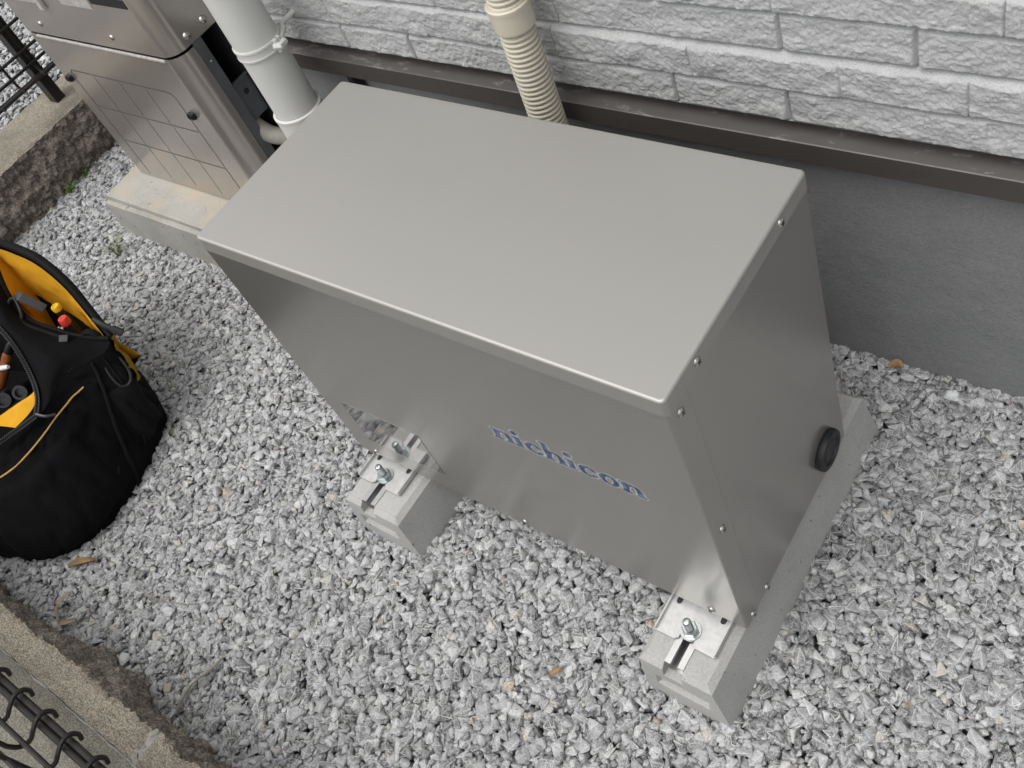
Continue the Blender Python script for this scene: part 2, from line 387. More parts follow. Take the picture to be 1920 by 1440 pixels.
prism(bm, [(FY + rw + .0009, .001), (BY - .002, .001), (BY - .002, .5715), (FY + rw + .0009, .5715)], 0, RX - .0015, RX + .0006)
fin('side_panel', bm, 'silver', cab)
def screw(bm, mtx, r=.0062):
    lathe(bm, [(r * 1.05, -.001), (r * 1.05, .0006), (r, .0012), (r * .82, .0026), (r * .5, .0035), (r * .12, .0038)], 16, mtx)
    for a in (0, 1):
        L, wd = r * .62, r * .13
        pts = [(-L, -wd), (L, -wd), (L, wd), (-L, wd)]
        if a: pts = [(p[1], p[0]) for p in pts][::-1]
        f = bm.faces.new([bm.verts.new(mtx @ Vector((p[0], p[1], .0040 + .0002 * a))) for p in pts]); f.material_index = 1  # flat dark cross painted as the shade of the recess
rotX = Matrix.Rotation(R(90), 4, 'Y'); rotF = Matrix.Rotation(R(90), 4, 'X')
for (y, z, dx) in ((.104, .587, .0025), (-.112, .586, .0025), (-.161, .554, .0013), (-.161, .279, .0013), (-.112, .006, .0007), (-.160, .008, .0013)):
    bm = bmesh.new(); screw(bm, Matrix.Translation((RX + dx, y, z)) @ rotX @ Matrix.Rotation(R(random.uniform(10, 80)), 4, 'Z')); fin('screw', bm, ['screw', 'screw_dark'], cab, True)
for x in (-.005, .350, -.362):
    bm = bmesh.new(); screw(bm, Matrix.Translation((x, FY - t, .010)) @ rotF @ Matrix.Rotation(R(30), 4, 'Z')); fin('screw', bm, ['screw', 'screw_dark'], cab, True)
bm = bmesh.new(); lathe(bm, [(.0325, 0), (.0352, .002), (.0356, .007), (.0345, .0115), (.031, .013), (.0255, .0122), (.024, .0095), (.0190, .009), (.018, .0105), (.001, .0105)], 40, Matrix.Translation((RX + .0006, .113, .061)) @ rotX)
fin('cable_grommet', bm, 'rubber', cab, True, 50)
# glossy blank sticker
bm = bmesh.new(); box(bm, (-.351, FY - t - .0006, .060), (-.163, FY - t + .0002, .188), 0); fin('sticker', bm, 'sticker', cab, False)
# lettering n i c h i c o n: raster of bold slab strokes
cell = .0006; N_, M_ = 470, 100
gx = (np.arange(N_) + .5) * cell; gz = (np.arange(M_) + .5) * cell
GX, GZg = np.meshgrid(gx, gz, indexing='ij'); xh = .0275; u0 = .0012
U = (GX - .004) / xh; V = (GZg - .005) / xh
ink = np.zeros(U.shape, bool)
def rc(x0, y0, x1, y1):
    global ink
    ink |= (U >= x0) & (U <= x1) & (V >= y0) & (V <= y1)
def arch(x0):
    global ink
    e = ((U - (x0 + .72)) / .53) ** 2 + ((V - .52) / .50) ** 2; i_ = ((U - (x0 + .68)) / .19) ** 2 + ((V - .50) / .30) ** 2
    ink |= (e <= 1) & (i_ > 1) & (V >= .5) & (U > x0 + .2)
def stem(x0, top, serif=True):
    rc(x0 + .06, 0, x0 + .44, top); rc(x0 - .06, 0, x0 + .54, .17)
    rc(x0 - .08, top - .17, x0 + .44, top)
def glyph(ch, x0):
    global ink
    if ch == 'n': stem(x0, 1.0); arch(x0); rc(x0 + .86, 0, x0 + 1.25, .56); rc(x0 + .76, 0, x0 + 1.34, .17); return 1.42
    if ch == 'h': stem(x0, 1.62); arch(x0); rc(x0 + .86, 0, x0 + 1.25, .56); rc(x0 + .76, 0, x0 + 1.34, .17); return 1.42
    if ch == 'i': stem(x0, 1.0); ink |= ((U - x0 - .25) / .25) ** 2 + ((V - 1.38) / .22) ** 2 <= 1; return .68
    e = ((U - x0 - .58) / .58) ** 2 + ((V - .5) / .53) ** 2; i_ = ((U - x0 - .60) / .22) ** 2 + ((V - .5) / .33) ** 2
    if ch == 'o': ink |= (e <= 1) & (i_ > 1); return 1.27
    if ch == 'c': ink |= (e <= 1) & (i_ > 1) & ~((U > x0 + .62) & (V > .36) & (V < .64)); return 1.2
px_ = .1
wid = {'n': 1.42, 'h': 1.42, 'i': .68, 'c': 1.2, 'o': 1.27}
for ch in 'nichicon': px_ += glyph(ch, px_)
def dil(a, r):
    o = a.copy()
    for dx in range(-r, r + 1):
        for dy in range(-r, r + 1):
            if dx * dx + dy * dy <= r * r: o |= np.roll(np.roll(a, dx, 0), dy, 1)
    return o
halo = dil(ink, 3)
def raster(name, mask, y, mat):
    bm = bmesh.new(); ox, oz = .056, .3180; sc = .260 / (px_ * xh)
    for i in range(mask.shape[0]):
        col = mask[i]; j = 0
        while j < len(col):
            if col[j]:
                k = j
                while k < len(col) and col[k]: k += 1
                q = [(ox + i * cell * sc, oz + j * cell), (ox + (i + 1) * cell * sc, oz + j * cell), (ox + (i + 1) * cell * sc, oz + k * cell), (ox + i * cell * sc, oz + k * cell)]
                bm.faces.new([bm.verts.new((a, y, b)) for a, b in q]); j = k
            else: j += 1
    bmesh.ops.remove_doubles(bm, verts=bm.verts[:], dist=1e-6)
    return fin(name, bm, mat, cab)
raster('lettering_border', halo, FY - t - .00012, 'halo'); raster('lettering', ink, FY - t - .00030, 'blue')
# mounting brackets with anchor bolts
BT = -.025
def bracket(xc, yb):
    pr_ = thing_parent = cab
    bm = bmesh.new(); hw = .051; y0 = yb - .022; y1 = FY + .12; th = .003; z = BT + .004
    nt_ = .0125
    poly = [(xc - hw, y0), (xc - nt_ - .006, y0), (xc - nt_, y0 + .006), (xc - nt_, yb - .004), (xc + nt_, yb - .004), (xc + nt_, y0 + .006), (xc + nt_ + .006, y0), (xc + hw, y0), (xc + hw, y1), (xc - hw, y1)]
    prism(bm, poly, 2, z, z + th)
    for sx in (-1, 1):      # turned-up side flanges
        box(bm, (xc + sx * hw - .0015, y0 + .001, z - .001), (xc + sx * hw + .0015, y1 - .001, z + .010), .0006, 1)
    box(bm, (xc - .034, FY + .006, z + th - .0005), (xc + .036, FY + .009, .002), .0005, 1)      # upright tab under the cabinet
    br = fin('mounting_bracket', bm, 'plate', cab)
    for sx in (-1, 1):      # dark faces laid on as slots, their shade only in colour
        bm = bmesh.new(); 
        pts = [(xc + sx * .038 + .0045 * math.cos(a), FY - .002 + .0045 * math.sin(a)) for a in np.linspace(math.pi, 2 * math.pi, 9)] + [(xc + sx * .038 + .0045, FY + .03), (xc + sx * .038 - .0045, FY + .03)]
        bm.faces.new([bm.verts.new((p[0], p[1], z + th + .0004)) for p in pts]); fin('slot', bm, 'screw_dark', br)
    T = Matrix.Translation((xc, yb, z + th))
    bm = bmesh.new(); lathe(bm, [(.017, 0), (.0172, .0008), (.0168, .0022), (.008, .0022)], 28, T, cap=False); fin('washer', bm, 'zinc', br, True)
    bm = bmesh.new(); lathe(bm, [(.0118, .002), (.0128, .003), (.0128, .0105), (.0112, .0122), (.006, .0122)], 6, T @ Matrix.Rotation(R(20), 4, 'Z'), cap=False); fin('hex_nut', bm, 'zinc', br)
    bm = bmesh.new(); prof = [(.0064, -.02)]; h = .0122
    while h < .034: prof += [(.0066, h), (.0059, h + .0008)]; h += .0017
    prof += [(.0062, .0345), (.0052, .0362), (.001, .0364)]
    lathe(bm, prof, 16, T); fin('anchor_bolt', bm, 'zinc', br, True, 60)
BLK = ((.327, -.217), (-.331, -.209))
for xc, yb in BLK: bracket(xc, yb)
settle(cab)

# ------------------------------------------------------------------ concrete foundation blocks
def conc_block(xc, yb, label, dx):
    y0, y1 = yb - .068, .277
    root = thing('concrete_block', (xc, (y0 + y1) / 2, GZ)); tag(root, label, 'concrete block', 'concrete blocks under the cabinet')
    zb = -.165
    bm = bmesh.new()
    xl0, xr0, xl1, xr1 = xc - .058, xc + .066 + dx, xc - .056, xc + .100 + dx
    ch, gw, gd = .0085, .0165, BT - .026
    def sx(x0_, x1_, z): return x0_ + (x1_ - x0_) * (BT - z) / (BT - zb)
    def ring(kind):
        lo = ch if kind == 'end' else 0.0; e = .35 if kind == 'end' else 0.0
        q_ = [(xl1, zb), (xr1, zb), (sx(xr0, xr1, BT - ch) - e * ch * .0, BT - ch), (xr0 - ch, BT - lo), (xc + gw, BT - lo), (xc + gw, gd), (xc - gw, gd), (xc - gw, BT - lo), (xl0 + ch, BT - lo), (sx(xl0, xl1, BT - ch), BT - ch)]
        return q_
    def yf(z, s_): return (y0 if s_ < 0 else y1) + (s_ * .016 if s_ < 0 else .002) * (BT - z) / (BT - zb)
    st = []
    for kind, s_ in (('end', -1), ('in', -1), ('in', 1), ('end', 1)):
        row = []
        for (x, z) in ring(kind):
            y = yf(z, s_)
            if kind == 'in' and z > BT - ch - 1e-6 and z != gd: y -= s_ * (ch if z > BT - 1e-6 else .001)
            if kind == 'in' and z <= BT - ch - 1e-6: y -= s_ * .0008
            row.append(bm.verts.new((x, y, z)))
        st.append(row)
    for a_, b_ in zip(st[:-1], st[1:]):
        for k in range(10): bm.faces.new((a_[k], a_[(k + 1) % 10], b_[(k + 1) % 10], b_[k]))
    bm.faces.new(st[3])
    # front face with its cast recess
    zr1, zr0 = -.066, -.092; rx0, rx1 = xc - .034, xc + .058
    def FP(x, z, d=0.0): return bm.verts.new((x, yf(z, -1) + d, z))
    up = [FP(sx(xl0, xl1, zr1), zr1), FP(sx(xr0, xr1, zr1), zr1)] + [bm.verts.new(v.co) for v in st[0][2:]]
    bm.faces.new(up)
    L_ = lambda z: sx(xl0, xl1, z); R_ = lambda z: sx(xr0, xr1, z)
    for quad in (((L_(zr0), zr0), (rx0, zr0), (rx0, zr1), (L_(zr1), zr1)), ((rx1, zr0), (R_(zr0), zr0), (R_(zr1), zr1), (rx1, zr1)), ((xl1, zb), (xr1, zb), (R_(zr0), zr0), (L_(zr0), zr0))):
        bm.faces.new([FP(*q_) for q_ in quad])
    dd = .011; o4 = [(rx0, zr0), (rx1, zr0), (rx1, zr1), (rx0, zr1)]; i4 = [(rx0 + .007, zr0 + .006), (rx1 - .007, zr0 + .006), (rx1 - .007, zr1 - .003), (rx0 + .007, zr1 - .003)]
    for k in range(4): bm.faces.new([FP(*o4[k]), FP(*o4[(k + 1) % 4]), FP(*i4[(k + 1) % 4], dd), FP(*i4[k], dd)])
    bm.faces.new([FP(*q_, dd) for q_ in i4])
    bmesh.ops.remove_doubles(bm, verts=bm.verts[:], dist=1e-5)
    fin('block', bm, 'conc', root)
    bm = bmesh.new(); yr0, yr1 = y0 + .010, y1 - .01     # C channel let into the top
    c = xc
    prism(bm, [(c - .0163, BT - .0255), (c + .0163, BT - .0255), (c + .0163, BT + .002), (c + .0062, BT + .002), (c + .0062, BT - .005), (c + .0082, BT - .005), (c + .0082, BT - .0005), (c + .0142, BT - .0005), (c + .0142, BT - .0235), (c - .0142, BT - .0235), (c - .0142, BT - .0005), (c - .0082, BT - .0005), (c - .0082, BT - .005), (c - .0062, BT - .005), (c - .0062, BT + .002), (c - .0163, BT + .002)], 1, yr0, yr1)
    fin('rail_channel', bm, 'alu', root); settle(root)
conc_block(BLK[0][0], BLK[0][1], 'concrete block under the end of the cabinet with the black rubber grommet', 0)
conc_block(BLK[1][0], BLK[1][1], 'concrete block under the glossy sticker end of the cabinet, nearer the tool bag', .012)

# ------------------------------------------------------------------ water heater on its slab
bm = bmesh.new(); vv = box(bm, (-1.70, .132, -.17), (-1.02, .415, .008), 0)
for v in vv:
    if v.co.z < -.1 and v.co.y < .2: v.co.y -= .008
bmesh.ops.bevel(bm, geom=[e for e in bm.edges if max(v.co.z for v in e.verts) > 0], offset=.014, segments=2, affect='EDGES')
bmesh.ops.subdivide_edges(bm, edges=bm.edges[:], cuts=7, use_grid_fill=True)
for v in bm.verts: v.co += Vector((random.uniform(-1, 1), random.uniform(-1, 1), random.uniform(-1, 1))) * .0012
tag(fin('concrete_slab', bm, 'slab', None, True, 30), 'weathered concrete slab with tan stains under the bronze grey heater', 'slab')
heater = thing('water_heater', (-1.34, .32, .008)); tag(heater, 'bronze grey metal water heater with grooved front standing on a stained slab', 'water heater')
HX0, HX1, HY0, HY1 = -1.642, -1.045, .25, .386; rr = .042
def shell(z0, z1, y_in=0.0, yend=None, name='lower_panel', top=False):
    yend = yend or HY0 + .055
    pts = [(HX0, HY1), (HX0, HY0 + .004), (HX0 + .004, HY0)]
    for k in range(9):
        a = R(-90 + 90 * k / 8); pts.append((HX1 - rr + rr * math.cos(a), HY0 + rr + rr * math.sin(a)))
    pts.append((HX1, yend)); inner = [(x + (-.0016 if x > -1.3 else .0016), y + .0016) for x, y in pts[::-1]]
    inner = [(HX1 - .002, yend)] + [(x - .002 if x > HX1 - rr else max(x, HX0 + .002), y + .002 if y < HY0 + .03 else y) for x, y in pts[::-1][1:]]
    bm = bmesh.new(); prism(bm, pts + inner, 2, z0, z1); return fin(name, bm, 'bronze', heater, True, 30)
low = shell(.012, .4835, name='lower_panel'); upp = shell(.4905, 1.55, yend=HY1, name='upper_panel')
bm = bmesh.new(); box(bm, (HX0 + .035, HY0 - .004, .4775), (HX1 - rr + .002, HY0 + .002, .4845), .0018, 2); fin('trim_strip', bm, 'label', heater)
bm = bmesh.new(); box(bm, (HX0 + .006, HY0 + .006, .014), (HX1 - rr - .004, HY0 + .010, 1.5)); box(bm, (HX0 + .004, HY1 - .004, .012), (HX1 - .002, HY1, 1.5)); box(bm, (HX0 + .004, HY0 + .045, .012), (HX1 - .01, HY1, .016)); box(bm, (HX0 + .004, HY0 + .045, 1.48), (HX1 - .004, HY1, 1.5))
fin('inner_case', bm, 'black_in', heater)
bm = bmesh.new(); box(bm, (HX1 - .004, HY0 + .056, .10), (HX1 - .001, HY0 + .082, .4895), 0); box(bm, (HX1 - .012, HY0 + .0825, .245), (HX1 - .009, HY1, .350), 0); box(bm, (HX1 - .012, HY0 + .0825, .350), (HX1 - .002, HY1, .352), 0)
fin('steel_frame', bm, 'steel', heater)
for (y, z) in ((HY0 + .072, .43), (HY0 + .072, .14)):
    bm = bmesh.new(); lathe(bm, [(.004, 0), (.003, .002), (.0005, .0022)], 10, Matrix.Translation((HX1 - .001, y, z)) @ rotX); fin('rivet', bm, 'screw', heater)
bm = bmesh.new(); lathe(bm, [(.0075, 0), (.0074, .0004), (.0005, .0004)], 14, Matrix.Translation((HX1 - .009, HY0 + .108, .315)) @ rotX); fin('bolt_hole', bm, 'screw_dark', heater)  # flat dark disc painted as the shade of a hole
for (y, z) in ((HY0 + .055, .512), (HY0 + .108, .514)):
    bm = bmesh.new(); lathe(bm, [(.0095, 0), (.0095, .001), (.008, .004), (.004, .0062), (.0005, .0066)], 16, Matrix.Translation((HX1, y, z)) @ rotX); fin('screw', bm, 'screw', heater, True)
for x in (-1.543, -1.245):
    bm = bmesh.new(); lathe(bm, [(.0075, 0), (.0075, .001), (.006, .003), (.0005, .0042)], 14, Matrix.Translation((x, HY0, .522)) @ rotF); fin('screw', bm, 'screw', heater, True)
# flat dark lines on the lower panel, painted shade of a groove grid
bm = bmesh.new(); yq = HY0 - .0006; gx0, gx1, gz1, gz0 = -1.585, -1.155, .380, -.004
def gl(a, b, wd=.0027):
    a, b = Vector((a[0], 0, a[1])), Vector((b[0], 0, b[1])); d_ = (b - a).normalized(); n_ = Vector((-d_.z, 0, d_.x)) * wd / 2
    q_ = [a - n_, b - n_, b + n_, a + n_]; 
    for sy in (0,): bm.faces.new([bm.verts.new((p.x, yq, p.z)) for p in q_])
gl((gx0 + .012, gz1), (gx1 - .012, gz1)); gl((gx0, .02), (gx0, gz1 - .012)); gl((gx1, .02), (gx1, gz1 - .012))
gl((gx0, gz1 - .012), (gx0 + .012, gz1)); gl((gx1, gz1 - .012), (gx1 - .012, gz1))
for z in (.262, .145): gl((gx0 + .004, z), (gx1 - .004, z), .0024)
for x in (-1.478, -1.371, -1.264):
    z = gz1 - .006
    for z1_, z0_ in ((gz1 - .004, .265), (.259, .148), (.142, .03)): gl((x, z1_), (x, z0_), .0018)
fin('panel_groove', bm, 'steel', heater)
for x, z in ((-1.605, .352), (-1.128, .322)):
    bm = bmesh.new(); box(bm, (x - .011, HY0 - .008, z - .009), (x + .011, HY0, z + .009), .003, 2)
    for k in (-1, 0, 1): box(bm, (x - .0095 + .0075 * (k + 1), HY0 - .0115, z - .0065), (x - .0055 + .0075 * (k + 1), HY0 - .0075, z + .0065), .001, 1)
    fin('latch', bm, 'plas_black', heater)
bm = bmesh.new(); box(bm, (-1.638, HY0 - .0012, .588), (-1.462, HY0 - .0002, .80)); fin('label_plate', bm, 'label', heater)
bm = bmesh.new(); box(bm, (-1.458, HY0 - .012, .578), (-1.440, HY0, .82), .003, 2); fin('label_trim', bm, 'label', heater)
bm = bmesh.new(); box(bm, (-1.226, HY0 - .0012, .614), (-1.09, HY0 - .0002, .636)); fin('vent_slot', bm, 'black_in', heater)
bm = bmesh.new(); box(bm, (-1.36, HY0 - .0011, .598), (-1.235, HY0 - .0002, .70)); fin('notice', bm, 'label', heater)
bm = bmesh.new(); tube(bm, cr([(HX1 - .06, .345, .30), (HX1 - .045, .340, .262), (HX1 - .025, .338, .225), (HX1 + .004, .345, .196), (HX1 + .035, .362, .180), (HX1 + .062, .378, .150), (HX1 + .075, .384, .09), (HX1 + .078, .385, -.13)], 40), .021, 16)
fin('drain_hose', bm, 'hose', heater, True)
settle(heater)

# ------------------------------------------------------------------ pipes
pipe = thing('drain_pipe', (-.79, .30, GZ)); tag(pipe, 'smooth white plastic drain pipe with a clamp rising beside the heater', 'pipe')
px0, py0, pr0 = -.79, .30, .047
bm = bmesh.new(); lathe(bm, [(pr0, -.15), (pr0, 2.6)], 48, Matrix.Translation((px0, py0, 0)), cap=False); fin('pipe_run', bm, 'pvc', pipe, True)
bm = bmesh.new(); lathe(bm, [(pr0, -.02), (pr0 + .005, .0), (pr0 + .0055, .362), (pr0 + .0066, .364), (pr0 + .0066, .369), (pr0 + .001, .371)], 48, Matrix.Translation((px0, py0, 0)), cap=False); fin('pipe_socket', bm, 'pvc', pipe, True, 50)
zc = .520
bm = bmesh.new(); lathe(bm, [(pr0, zc), (pr0 + .003, zc), (pr0 + .0035, zc + .004), (pr0 + .002, zc + .006), (pr0 + .002, zc + .018), (pr0 + .0035, zc + .020), (pr0 + .003, zc + .024), (pr0, zc + .024)], 48, Matrix.Translation((px0, py0, 0)), cap=False)
a = R(-8)
def pa(ang, r, z): return Vector((px0 + r * math.cos(ang), py0 + r * math.sin(ang), z))
for ang, hz in ((R(12), .0), (R(4), .003)):
    c = pa(ang, pr0 + .008, zc + .012)
    tube(bm, [c + Vector((0, 0, -.014)), c + Vector((0, 0, .014))], .0055, 10)
tube(bm, [pa(R(-2), pr0 + .004, zc + .012), pa(R(4), pr0 + .017, zc + .012), pa(R(14), pr0 + .017, zc + .012), pa(R(22), pr0 + .004, zc + .012)], .008, 8, squash=.9)
tube(bm, [pa(R(25), pr0 + .004, zc + .012), pa(R(60), pr0 + .010, zc + .013), pa(R(82), pr0 + .016, zc + .014)], .006, 8)
cl = fin('pipe_clamp', bm, 'pvc', pipe, True, 40)
bm = bmesh.new(); tube(bm, [pa(R(78), pr0 + .010, zc + .014), (px0 + .018, WALLY - .006, zc + .018)], .0055, 10); lathe(bm, [(.010, 0), (.010, .004), (.006, .006)], 14, Matrix.Translation((px0 + .018, WALLY - .008, zc + .018)) @ Matrix.Rotation(R(90), 4, 'X')); fin('clamp_stud', bm, 'pvc', cl, True)
settle(pipe)
hose = thing('corrugated_hose', (-.16, .345, GZ)); tag(hose, 'beige ribbed conduit hose with a collar running down behind the cabinet', 'hose')
def hx(z): return -.142 - (.65 - z) * .035
hr = .0305
bm = bmesh.new(); rings = []; z = -.12; prof = []
pitch = .0098; n = 28; rows_ = []
k = 0
while z < 1.6:
    for dz, r_ in ((0, hr - .0048), (.0018, hr - .0046), (.0034, hr - .0008), (.005, hr), (.0072, hr), (.0088, hr - .0008)):
        rows_.append((z + dz * (pitch / .0106), r_))
    z += pitch
vs_ = []
for z, r_ in rows_: vs_.append([bm.verts.new((hx(z) + r_ * math.cos(2 * math.pi * i / n), .345 + r_ * math.sin(2 * math.pi * i / n), z)) for i in range(n)])
for k in range(len(vs_) - 1):
    for i in range(n): bm.faces.new((vs_[k][i], vs_[k][(i + 1) % n], vs_[k + 1][(i + 1) % n], vs_[k + 1][i]))
fin('ribbed_tube', bm, 'beige', hose, True, 60)
bm = bmesh.new(); lathe(bm, [(hr - .002, .622), (hr + .003, .623), (hr + .004, .627), (hr + .0042, .658), (hr + .0055, .660), (hr + .0055, .667), (hr + .003, .669), (hr - .003, .668)], 40, Matrix.Translation((hx(.645), .345, 0)), cap=False); fin('hose_collar', bm, 'beige', hose, True, 40)
settle(hose)
bm = bmesh.new(); box(bm, (-.718, WALLY - .030, -.15), (-.702, WALLY - .006, .392), .002, 1); tag(fin('cable_duct', bm, 'plas_black'), 'narrow black cable duct on the foundation behind the white drain pipe', 'cable duct')  # thin black upright strip in front of the foundation

# ------------------------------------------------------------------ boundary walls
def rough_wall(name, along, across_in, across_out, ztop, horizontal, label, joints, seed, bul=.010):
    """split-faced block wall: along=(a0,a1); inner face at across_in; horizontal: runs in x"""
    root = thing(name, ((along[0] + along[1]) / 2, across_in, GZ) if horizontal else (across_in, (along[0] + along[1]) / 2, GZ)); tag(root, label, 'block wall')
    sgn = 1 if across_in > across_out else -1
    L = along[1] - along[0]; nu = int(L / .0035); A = np.linspace(along[0], along[1], nu)
    # face
    nz = 64; Zz = np.linspace(-.17, ztop, nz); Ag, Zg = np.meshgrid(A, Zz, indexing='ij'); frac = (ztop - Zg) / (ztop + .17)
    o = (fbm(Ag * 14, Zg * 14, seed, 4, .6) - .5) * .050 * np.clip(frac * 5, .12, 1) + (fbm(Ag * 60, Zg * 60, seed + 5, 3, .6) - .5) * .018 + (fbm(Ag * 170, Zg * 170, seed + 6, 2, .6) - .5) * .010
    o = o + bul * np.clip(frac * 2.2, 0, 1) - (np.abs(fbm(Ag * 20, Zg * 26, seed + 9, 3) - .5)) * .022 * np.clip(frac * 5, .1, 1)
    if horizontal:      # the rough face bulges unevenly along this wall
        o = o + np.interp(Ag, (-2.3, -1.07, -.94, -.82, -.70, -.58, -.475, -.415, -.29, .0, .3, .8), (.0, .0, .003, .011, .029, .026, .009, .009, .021, .004, .02, .005)) * np.clip(frac * 1.6, 0, 1)
    for j in joints: o = o - .012 * np.exp(-((Ag - j) / .006) ** 2)
    edge = o[:, -1]
    C_ = across_in + sgn * o
    Pf = np.stack([Ag, C_, Zg], -1) if horizontal else np.stack([C_, Ag, Zg], -1)
    grid_mesh('split_face', Pf, 'wall_face_pale' if horizontal else 'wall_face', root, False, flip=not horizontal)
    # top
    nt_ = 30; T_ = np.linspace(0, 1, nt_); Ag, Tg = np.meshgrid(A, T_, indexing='ij'); ci = (across_in + sgn * edge)[:, None]
    Cc = ci * (1 - Tg) + across_out * Tg; Zt = ztop + (fbm(Ag * 30, Tg * 6, seed + 2, 4, .6) - .5) * .004 + (fbm(Ag * 200, Tg * 14, seed + 3, 2, .6) - .5) * .003 - .006 * np.exp(-Tg / .05)
    for j in joints: Zt = Zt - .004 * np.exp(-((Ag - j) / .006) ** 2)
    Zt[:, 0] = ztop
    Pt = np.stack([Ag, Cc, Zt], -1) if horizontal else np.stack([Cc, Ag, Zt], -1)
    grid_mesh('top_face', Pt, 'wall', root, True, flip=horizontal)
    bm = bmesh.new(); lo, hi = sorted((across_out, across_in - sgn * .03))
    a_, b_ = ((along[0] + .002, lo + .001, -.17), (along[1] - .002, hi, ztop - .012)) if horizontal else ((lo + .001, along[0] + .002, -.17), (hi, along[1] - .002, ztop - .012))
    box(bm, a_, b_); fin('core', bm, 'wall', root)
    for j in joints:
        bm = bmesh.new(); nn = 26
        for k in range(nn):
            c = across_in + (across_out - across_in) * (k / (nn - 1)) ; p = (j + random.uniform(-.008, .008), c, ztop - .004) if horizontal else (c, j + random.uniform(-.008, .008), ztop - .004)
            bmesh.ops.create_icosphere(bm, subdivisions=1, radius=random.uniform(.004, .009), matrix=Matrix.Translation(p) @ Matrix.Diagonal((1, 1, .7, 1)))
        fin('mortar_joint', bm, 'mortar', root, True)
    settle(root); return root
KT = .045
rough_wall('block_wall', (-2.32, 1.8), -.772, -.826, KT, True, 'low tan split block wall along the lower left corner below the coiled wire fence', (-1.15, -.355, .045, .45, .85), 21, .006)
rough_wall('block_wall', (-.768, 1.2), -2.105, -2.32, KT, False, 'low brown split block wall carrying a black fence post beside the heater', (-.42, -.02, .62), 33, .026)
root = thing('concrete_edging', (-.3, -.93, GZ)); tag(root, 'strip of smooth greenish concrete behind the low wall under the wire fence', 'edging')
A = np.linspace(-2.3, 1.8, 500); B = np.linspace(-.829, -1.03, 30); Ag, Bg = np.meshgrid(A, B, indexing='ij')
Zt = KT - .004 + (fbm(Ag * 12, Bg * 12, 4, 4) - .5) * .005
grid_mesh('edging_top', np.stack([Ag, Bg, Zt], -1), 'edging', root, True, flip=True)
ls = []
A = np.linspace(-2.2, 1.7, 1500); wv_ = .0006 + .0028 * np.clip(fbm(A * 22, A * 0, 8, 4) * 2 - .55, 0, 1); Ag, Bg = np.meshgrid(A, np.linspace(-1, 1, 7), indexing='ij')
Yq = -.8275 + Bg * wv_[:, None] + (fbm(A * 60, A * 0, 3, 3) - .5)[:, None] * .004
Zq = KT - .003 + .0045 * (1 - Bg ** 2) + (fbm(Ag * 260, Bg * 3, 9, 3) - .5) * .004
grid_mesh('mortar_seam', np.stack([Ag, Yq, Zq], -1), 'mortar', root, True); settle(root)

# ------------------------------------------------------------------ wire fences
def rod(bm, a, b, r, n=10, mat=0): tube(bm, [a, b], r, n, mat)
fe = thing('wire_fence', (-.4, -.87, KT)); tag(fe, 'dark brown wire mesh fence with looped bottom wires at the lower left corner', 'fence')
for (y, z, r_) in ((-.851, .116, .0060), (-.8625, .1165, .0058), (-.894, .132, .0043)):
    bm = bmesh.new(); rod(bm, (-2.1, y, z), (1.6, y, z), r_, 12); fin('rail', bm, 'fence_rod', fe, True)
bm = bmesh.new()
for z in (.205, .285, .365, .445, .525, .605, .685, .765): rod(bm, (-2.1, -.906, z), (1.6, -.917, z), .0038, 8)
x = -2.06
while x < 1.58:
    tube(bm, cr([(x, -0.9100, .83), (x, -0.9100, .5), (x, -0.9100, .19), (x, -0.9090, .145), (x, -0.9015, .122), (x, -0.8875, .115), (x, -0.8735, .124), (x, -0.8575, .133), (x, -0.8435, .130), (x + .001, -0.8370, .116), (x + .003, -0.8405, .104)], 30), .0041, 8); x += .0745
fin('wire_mesh', bm, 'fence', fe, True)
for x in (-2.02, 1.5):
    bm = bmesh.new(); box(bm, (x - .022, -.957, KT - .003), (x + .022, -.923, .88), .002, 1); fin('post', bm, 'fence', fe)
settle(fe)
fl = thing('wire_fence', (-2.19, .39, KT)); tag(fl, 'dark wire mesh fence on a square black post at the upper left corner', 'fence')
bm = bmesh.new(); box(bm, (-2.243, .377, KT - .004), (-2.197, .411, .62), .002, 1); fin('post', bm, 'fence', fl)
bm = bmesh.new(); box(bm, (-2.243, -.60, KT - .004), (-2.197, -.566, .62), .002, 1); fin('post', bm, 'fence', fl)
for (x, z, r_) in ((-2.180, .150, .0062), (-2.190, .152, .0055)):
    bm = bmesh.new(); rod(bm, (x, -.70, z), (x, 1.1, z), r_, 10); fin('rail', bm, 'fence_rod', fl, True)
bm = bmesh.new()
for z in (.192, .236, .316, .396, .476, .556): rod(bm, (-2.190, -.7, z), (-2.190, 1.1, z), .0050, 8)
y = .312 - .0832 * 12
while y < 1.05:
    tube(bm, cr([(-2.1975, y, .60), (-2.1975, y, .4), (-2.1975, y, .24), (-2.196, y, .192), (-2.188, y, .162), (-2.176, y, .153), (-2.171, y, .146)], 20), .0044, 8); y += .0832
fin('wire_mesh', bm, 'fence', fl, True); settle(fl)

